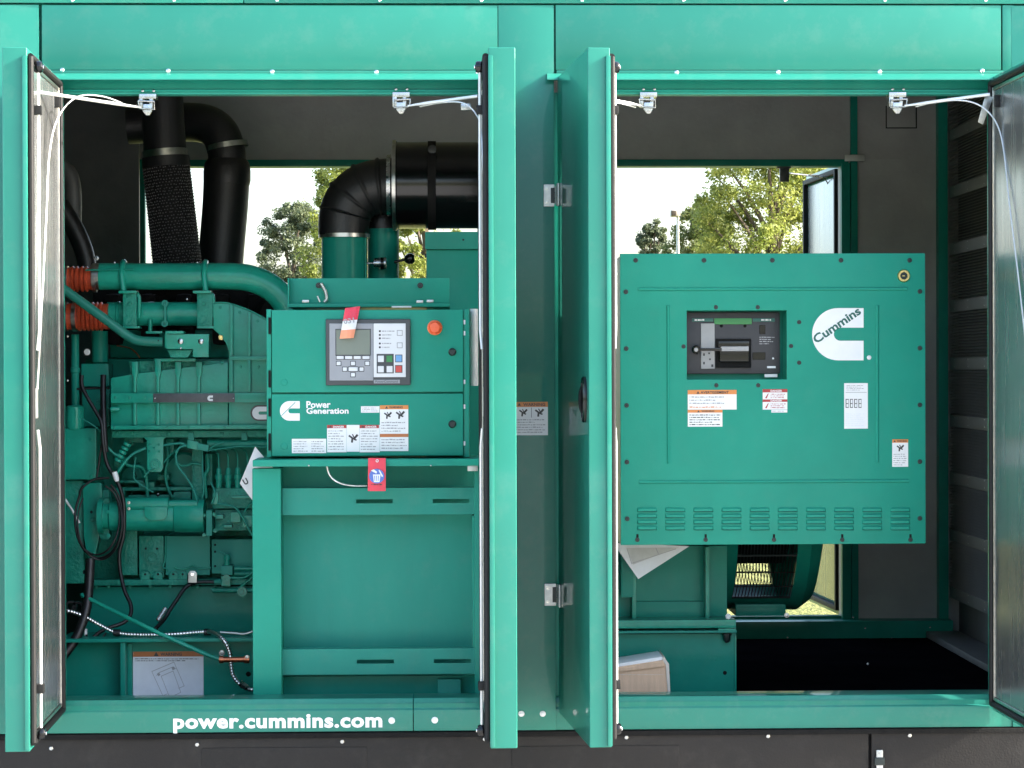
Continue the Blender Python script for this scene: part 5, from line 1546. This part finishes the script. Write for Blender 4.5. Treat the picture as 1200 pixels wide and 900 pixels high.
# ============================================================ alternator and its base
AL = thing('alternator', at(850, 730, 1.2), 'dark green alternator drum with black grille below the breaker cabinet', 'alternator')
c = at(900, 560, 1.30)
xa = lambda p: at(p, 560, 0.95).x
rr_ = 0.46
b = MB(); b.lathe((xa(700), c.y, c.z), (1, 0, 0), [(0, 0), (0, rr_), (xa(862)-xa(700), rr_), (xa(862)-xa(700), rr_-0.03)], 48); b.build('stator_frame', 'frame_green', AL, smooth='fix', angle=30)
b = MB(); b.lathe((xa(932), c.y, c.z), (1, 0, 0), [(0, rr_-0.03), (0, rr_), (0.045, rr_), (0.085, rr_-0.03), (0.10, rr_-0.09), (0.10, rr_-0.14)], 48); b.build('end_bracket', 'frame_green', AL, smooth='fix', angle=30)
# shell between them, open at front and back where the grilles sit
for a0, a1 in ((math.radians(-28+180), math.radians(28+180)), (math.radians(-62), math.radians(62))):
    b = MB(); b.lathe((xa(861.5), c.y, c.z), (1, 0, 0), [(0, rr_-0.012), (0, rr_-0.004), (xa(932.5)-xa(861.5), rr_-0.004), (xa(932.5)-xa(861.5), rr_-0.012), (0, rr_-0.012)], 20, a0=a0, a1=a1, up=(0, 0, 1)); b.build('grille_shell', 'frame_green', AL, smooth='fix')
b = MB(); b.lathe((xa(862), c.y, c.z), (1, 0, 0), [(0, 0), (0, 0.30), (xa(932)-xa(862), 0.30), (xa(932)-xa(862), 0)], 32); b.build('rotor', 'black_matte', AL, smooth='fix')
def grille(sgn):
    b = MB()
    # bars follow the drum between 28 and 62 degrees below the horizontal-top shells
    for k in range(19):
        x = xa(863)+(xa(931)-xa(863))*k/18
        pts = []
        for i in range(9):
            a = math.radians(63+(152-63)*i/8)
            pts.append(Vector((x, c.y+sgn*math.sin(a)*(rr_-0.008), c.z+math.cos(a)*(rr_-0.008))))
        b.tube(pts, 0.0016, 5)
    for i in range(10):
        a = math.radians(64+(151-64)*i/9)
        yy, zz = c.y+sgn*math.sin(a)*(rr_-0.006), c.z+math.cos(a)*(rr_-0.006)
        b.tube([(xa(862), yy, zz), (xa(932), yy, zz)], 0.0042 if i % 3 == 0 else 0.0022, 6)
    o = b.build('grille', 'bolt_dark', AL)
    o['kind'] = 'stuff'
    return o
grille(-1)
grille(1)
bx('conduit_box', (838, 640, 852, 722), 0.86, 0.2, 'frame_green', AL, 0.006)
bx('base_lug', (862, 708, 921, 722), 1.05, 0.3, 'frame_green', AL, 0.006)
bolt(922, 721, 0.98, 'cap', AL, 2.6, 'zinc')
AB = thing('generator_mount', at(790, 815, 0.8), 'green fabricated base with ribs and stamped plate under the alternator', 'base frame')
bx('base_wall', (640, 640, 852, 727), 0.78, 0.02, 'frame_green', AB, 0.002)
bx('base_step', (745, 705, 828, 726), 0.765, 0.014, 'frame_green', AB, 0.003)
for px in (743, 829):
    bx('base_rib', (px-2.2, 641, px+2.2, 727), 0.72, 0.06, EG, AB, 0.002)
bx('base_beam', (640, 727, 862.5, 736.5), 0.66, 0.16, EG, AB, 0.002)
bx('beam_pad', (842, 736.6, 862.5, 739.5), 0.66, 0.12, EG, AB, 0.001)
bx('beam_gap_shade', (640, 736.6, 841, 739.4), 0.70, 0.10, 'black_matte', AB, 0)  # black strip standing for the shaded gap below the beam
bx('base_flange', (640, 739.6, 863.5, 742.2), 0.655, 0.18, 'weathered_green', AB, 0.001)
SP = bx('stamped_plate', (640, 742.8, 862.5, 822), 0.69, 0.02, 'frame_green', AB, 0.002)
bx('plate_edge', (861, 744, 863, 822), 0.685, 0.1, EG, AB, 0.001)
lettering('stamping', '- YST   D2S', (789, 768.5, 848, 775), 0.6892, EG, SP)
bolt(849.5, 788.5, 0.6895, 'dome', SP, 2.8, 'black_matte', 'bolt_hole')
bolt(783.5, 788.5, 0.6895, 'dome', SP, 2.4, 'black_matte', 'bolt_hole')
bolt(853.5, 722.5, 0.668, 'hex', AB, 3.0, 'print_white')
lz('base_stud', 852, 0.67, [(742.5, 5.5), (744.5, 5.5), (744.5, 4.2), (750, 4.2), (753, 2), (753, 0)], 'bolt_dark', AB, 6)
# chrome strip at the back of the floor
# papers: drawing sheet below the cabinet, cardboard box on the floor
dr = MB()
dr.prism([(718, 636), (808, 640), (748, 678.5)], 0.60, 0.0012, 0)
o = dr.build('drawing_sheet', ['paper'], None)
tag(o, 'folded paper drawing hanging point down below the breaker cabinet', 'paper')
b = MB(); b.flat([(734, 642), (796, 641.5), (742, 661.5)], 0.5990, 0); b.build('drawing_panel', 'paper_grey', o, smooth=False)
b = MB()
for p in ([(740, 659.8), (792, 643), (792.3, 643.6), (740.3, 660.5)], [(768, 642), (769, 642), (772, 649), (771.3, 649.4)], [(735, 643), (741, 661), (740.2, 661.2), (734.4, 643.2)]):
    b.flat(p, 0.5985, 0)
b.build('drawing_lines', 'print_grey', o, smooth=False)
CBX = thing('cardboard_box', at(750, 815, 0.5), 'opened brown cardboard box leaning on the sill at the right doorway', 'cardboard box')
b = MB()
P = [(690, 787), (778, 773.5), (781, 778), (784.5, 830), (690, 830)]
b.prism(P, 0.45, 0.16); b.build('carton', 'cardboard', CBX, 0.003)
pr('carton_flap', [(690, 783.5), (776, 769.5), (779, 773), (690, 787.5)], 0.455, 0.15, 'print_white', CBX, 0.001)
pr('carton_edge', [(778, 768.5), (781.5, 775), (784, 778), (786.5, 830), (783.8, 830), (780, 779), (776.5, 774)], 0.447, 0.155, 'cardboard_edge', CBX, 0.001)
b = MB()
text_lines(b, (690, 790.4, 779, 790.9), 0.4492, 1, 0, 1, 3)
b.build('carton_crease', 'cardboard_edge', CBX, smooth=False)
pr('carton_lid', [(690, 789), (777.5, 775.5), (779.5, 781), (690, 791.5)], 0.444, 0.005, 'cardboard', CBX, 0.001)
# ============================================================ trees and mast beyond the far side
def leaf_material(name, c1, c2, trans=0.45):
    m = bpy.data.materials.new(name)
    m.use_nodes = True
    n, L = m.node_tree.nodes, m.node_tree.links
    out = n['Material Output']
    p = n['Principled BSDF']
    p.inputs['Roughness'].default_value = 0.55
    p.inputs['Specular IOR Level'].default_value = 0.3
    tr = n.new('ShaderNodeBsdfTranslucent')
    mx = n.new('ShaderNodeMixShader')
    mx.inputs[0].default_value = trans
    tc = n.new('ShaderNodeTexCoord')
    nz = n.new('ShaderNodeTexNoise')
    nz.inputs['Scale'].default_value = 1.6
    nz.inputs['Detail'].default_value = 6
    L.new(tc.outputs['Object'], nz.inputs['Vector'])
    rp = n.new('ShaderNodeValToRGB')
    rp.color_ramp.elements[0].position, rp.color_ramp.elements[1].position = 0.35, 0.65
    rp.color_ramp.elements[0].color = c1+(1,)
    rp.color_ramp.elements[1].color = c2+(1,)
    L.new(nz.outputs['Fac'], rp.inputs[0])
    L.new(rp.outputs[0], p.inputs['Base Color'])
    L.new(rp.outputs[0], tr.inputs['Color'])
    L.new(p.outputs[0], mx.inputs[1])
    L.new(tr.outputs[0], mx.inputs[2])
    L.new(mx.outputs[0], out.inputs[0])
    MATS[name] = m
leaf_material('leaf_yellow', (0.17, 0.215, 0.040), (0.31, 0.33, 0.080), 0.5)
leaf_material('leaf_olive', (0.11, 0.145, 0.040), (0.20, 0.22, 0.07), 0.45)
leaf_material('leaf_dark', (0.075, 0.10, 0.050), (0.13, 0.155, 0.075), 0.4)
def tree(px, dist, top_py, wpx, leaf, label, seed, n_cl=70, per=80, ls=0.13, base_py=None):
    n_cl, per, ls = int(n_cl*2.6), int(per*1.5), ls*0.46
    g = random.Random(seed)
    s = sc_at(dist)
    x = at(px, 400, dist).x
    H = at(px, top_py, dist).z
    Wd = wpx*s/2
    root = thing('tree', (x, dist, 0), label, 'tree', 'trees beyond the far side')
    b = MB()
    tr = H*0.030
    b.tube([(x, dist, -0.1), (x+0.1*g.uniform(-1, 1), dist, H*0.25), (x+0.15*g.uniform(-1, 1), dist, H*0.55), (x+0.2*g.uniform(-1, 1), dist, H*0.85)], lambda t: tr*(1-0.85*t), 8, sub=3)
    b.build('trunk', 'bark', root)
    cl = []
    for i in range(n_cl):
        # clump centres on branches, radius limited by an egg-shaped crown
        t = g.uniform(0.22, 1.0)
        rad = Wd*math.sqrt(max(0.02, math.sin(min(1, (1.08-t)*1.25)*math.pi*0.75)))*g.uniform(0.80, 1.08)
        a = g.uniform(0, 2*math.pi)
        q = math.sqrt(g.random())
        cl.append(Vector((x+rad*q*math.cos(a), dist+rad*q*math.sin(a), H*t-0.25*q)))
    b = MB()
    for c_ in cl[::9]:
        z0 = max(H*0.2, c_.z-H*0.25)
        b.tube([(x, dist, z0), ((x+c_.x)/2, (dist+c_.y)/2, (z0+c_.z)/2+0.15), tuple(c_)], lambda t: tr*0.30*(1-0.85*t), 5, sub=2)
    b.build('limbs', 'bark', root)
    b = MB()
    for c_ in cl:
        rr_ = g.uniform(0.30, 0.80)*Wd*0.26
        for k in range(per):
            v = Vector((g.gauss(0, 1), g.gauss(0, 1), g.gauss(0, 0.7)))
            v = v.normalized()*rr_*(g.random()**0.45)
            p = c_+v
            nrm = (v.normalized()*0.6+Vector((g.uniform(-1, 1), g.uniform(-1, 1), g.uniform(0, 1.2)))).normalized()
            u = nrm.orthogonal().normalized()
            w_ = nrm.cross(u)
            an = g.uniform(0, 6.28)
            u, w_ = u*math.cos(an)+w_*math.sin(an), w_*math.cos(an)-u*math.sin(an)
            q = ls*g.uniform(0.6, 1.25)
            b.add([p-u*q*0.5, p+w_*q*0.3, p+u*q*0.5, p-w_*q*0.3], [(0, 1, 2, 3)])
    b.build('crown', leaf, root, smooth=False)
tree(905, 38, 140, 212, 'leaf_yellow', 'tall yellow-green sunlit tree filling the right rear opening', 3, 150, 130, 0.15)
tree(822, 42, 236, 112, 'leaf_olive', 'small olive green tree beside the lamp mast', 4, 120, 90, 0.15)
tree(765, 44, 255, 60, 'leaf_dark', 'low dark bush-like tree left of the lamp mast', 5, 110, 60, 0.15)
tree(410, 36, 165, 120, 'leaf_yellow', 'yellow-green tree half hidden behind the black rubber elbow', 6, 110, 110, 0.14)
tree(345, 41, 235, 120, 'leaf_dark', 'dark green tree showing between exhaust pipes and elbow', 7, 110, 110, 0.14)
tree(500, 37, 190, 110, 'leaf_yellow', 'pale tree glimpsed under the air cleaner canister', 8, 90, 100, 0.14)
tree(1110, 45, 120, 240, 'leaf_olive', 'broad olive tree farthest right, almost wholly behind the enclosure', 9, 110, 90, 0.17)
tree(640, 46, 220, 160, 'leaf_olive', 'olive tree standing behind the sheet between the two doorways', 10, 80, 80, 0.17)
PM = thing('lamp_mast', (at(794.5, 400, 40).x, 40, 0), 'thin mast with a square floodlight head against white sky', 'lamp mast')
x = at(794.5, 400, 40).x
ht = at(794, 254, 40).z
b = MB(); b.tube([(x, 40, 0), (x, 40, ht)], lambda t: 0.042-0.014*t, 10); b.build('mast', 'galvanized', PM)
s = sc_at(40)
b = MB(); p = at(790.5, 250, 40); b.box(p.x-5*s, p.x+6*s, 39.85, 40.1, p.z-4*s, p.z+4*s); b.build('lamp_head', 'cardboard_edge', PM, 0.02)
b = MB(); b.box(p.x-5*s, p.x+1*s, 39.81, 39.845, p.z-3.4*s, p.z+2.4*s); b.build('lamp_glass', 'bark', PM, 0.01)
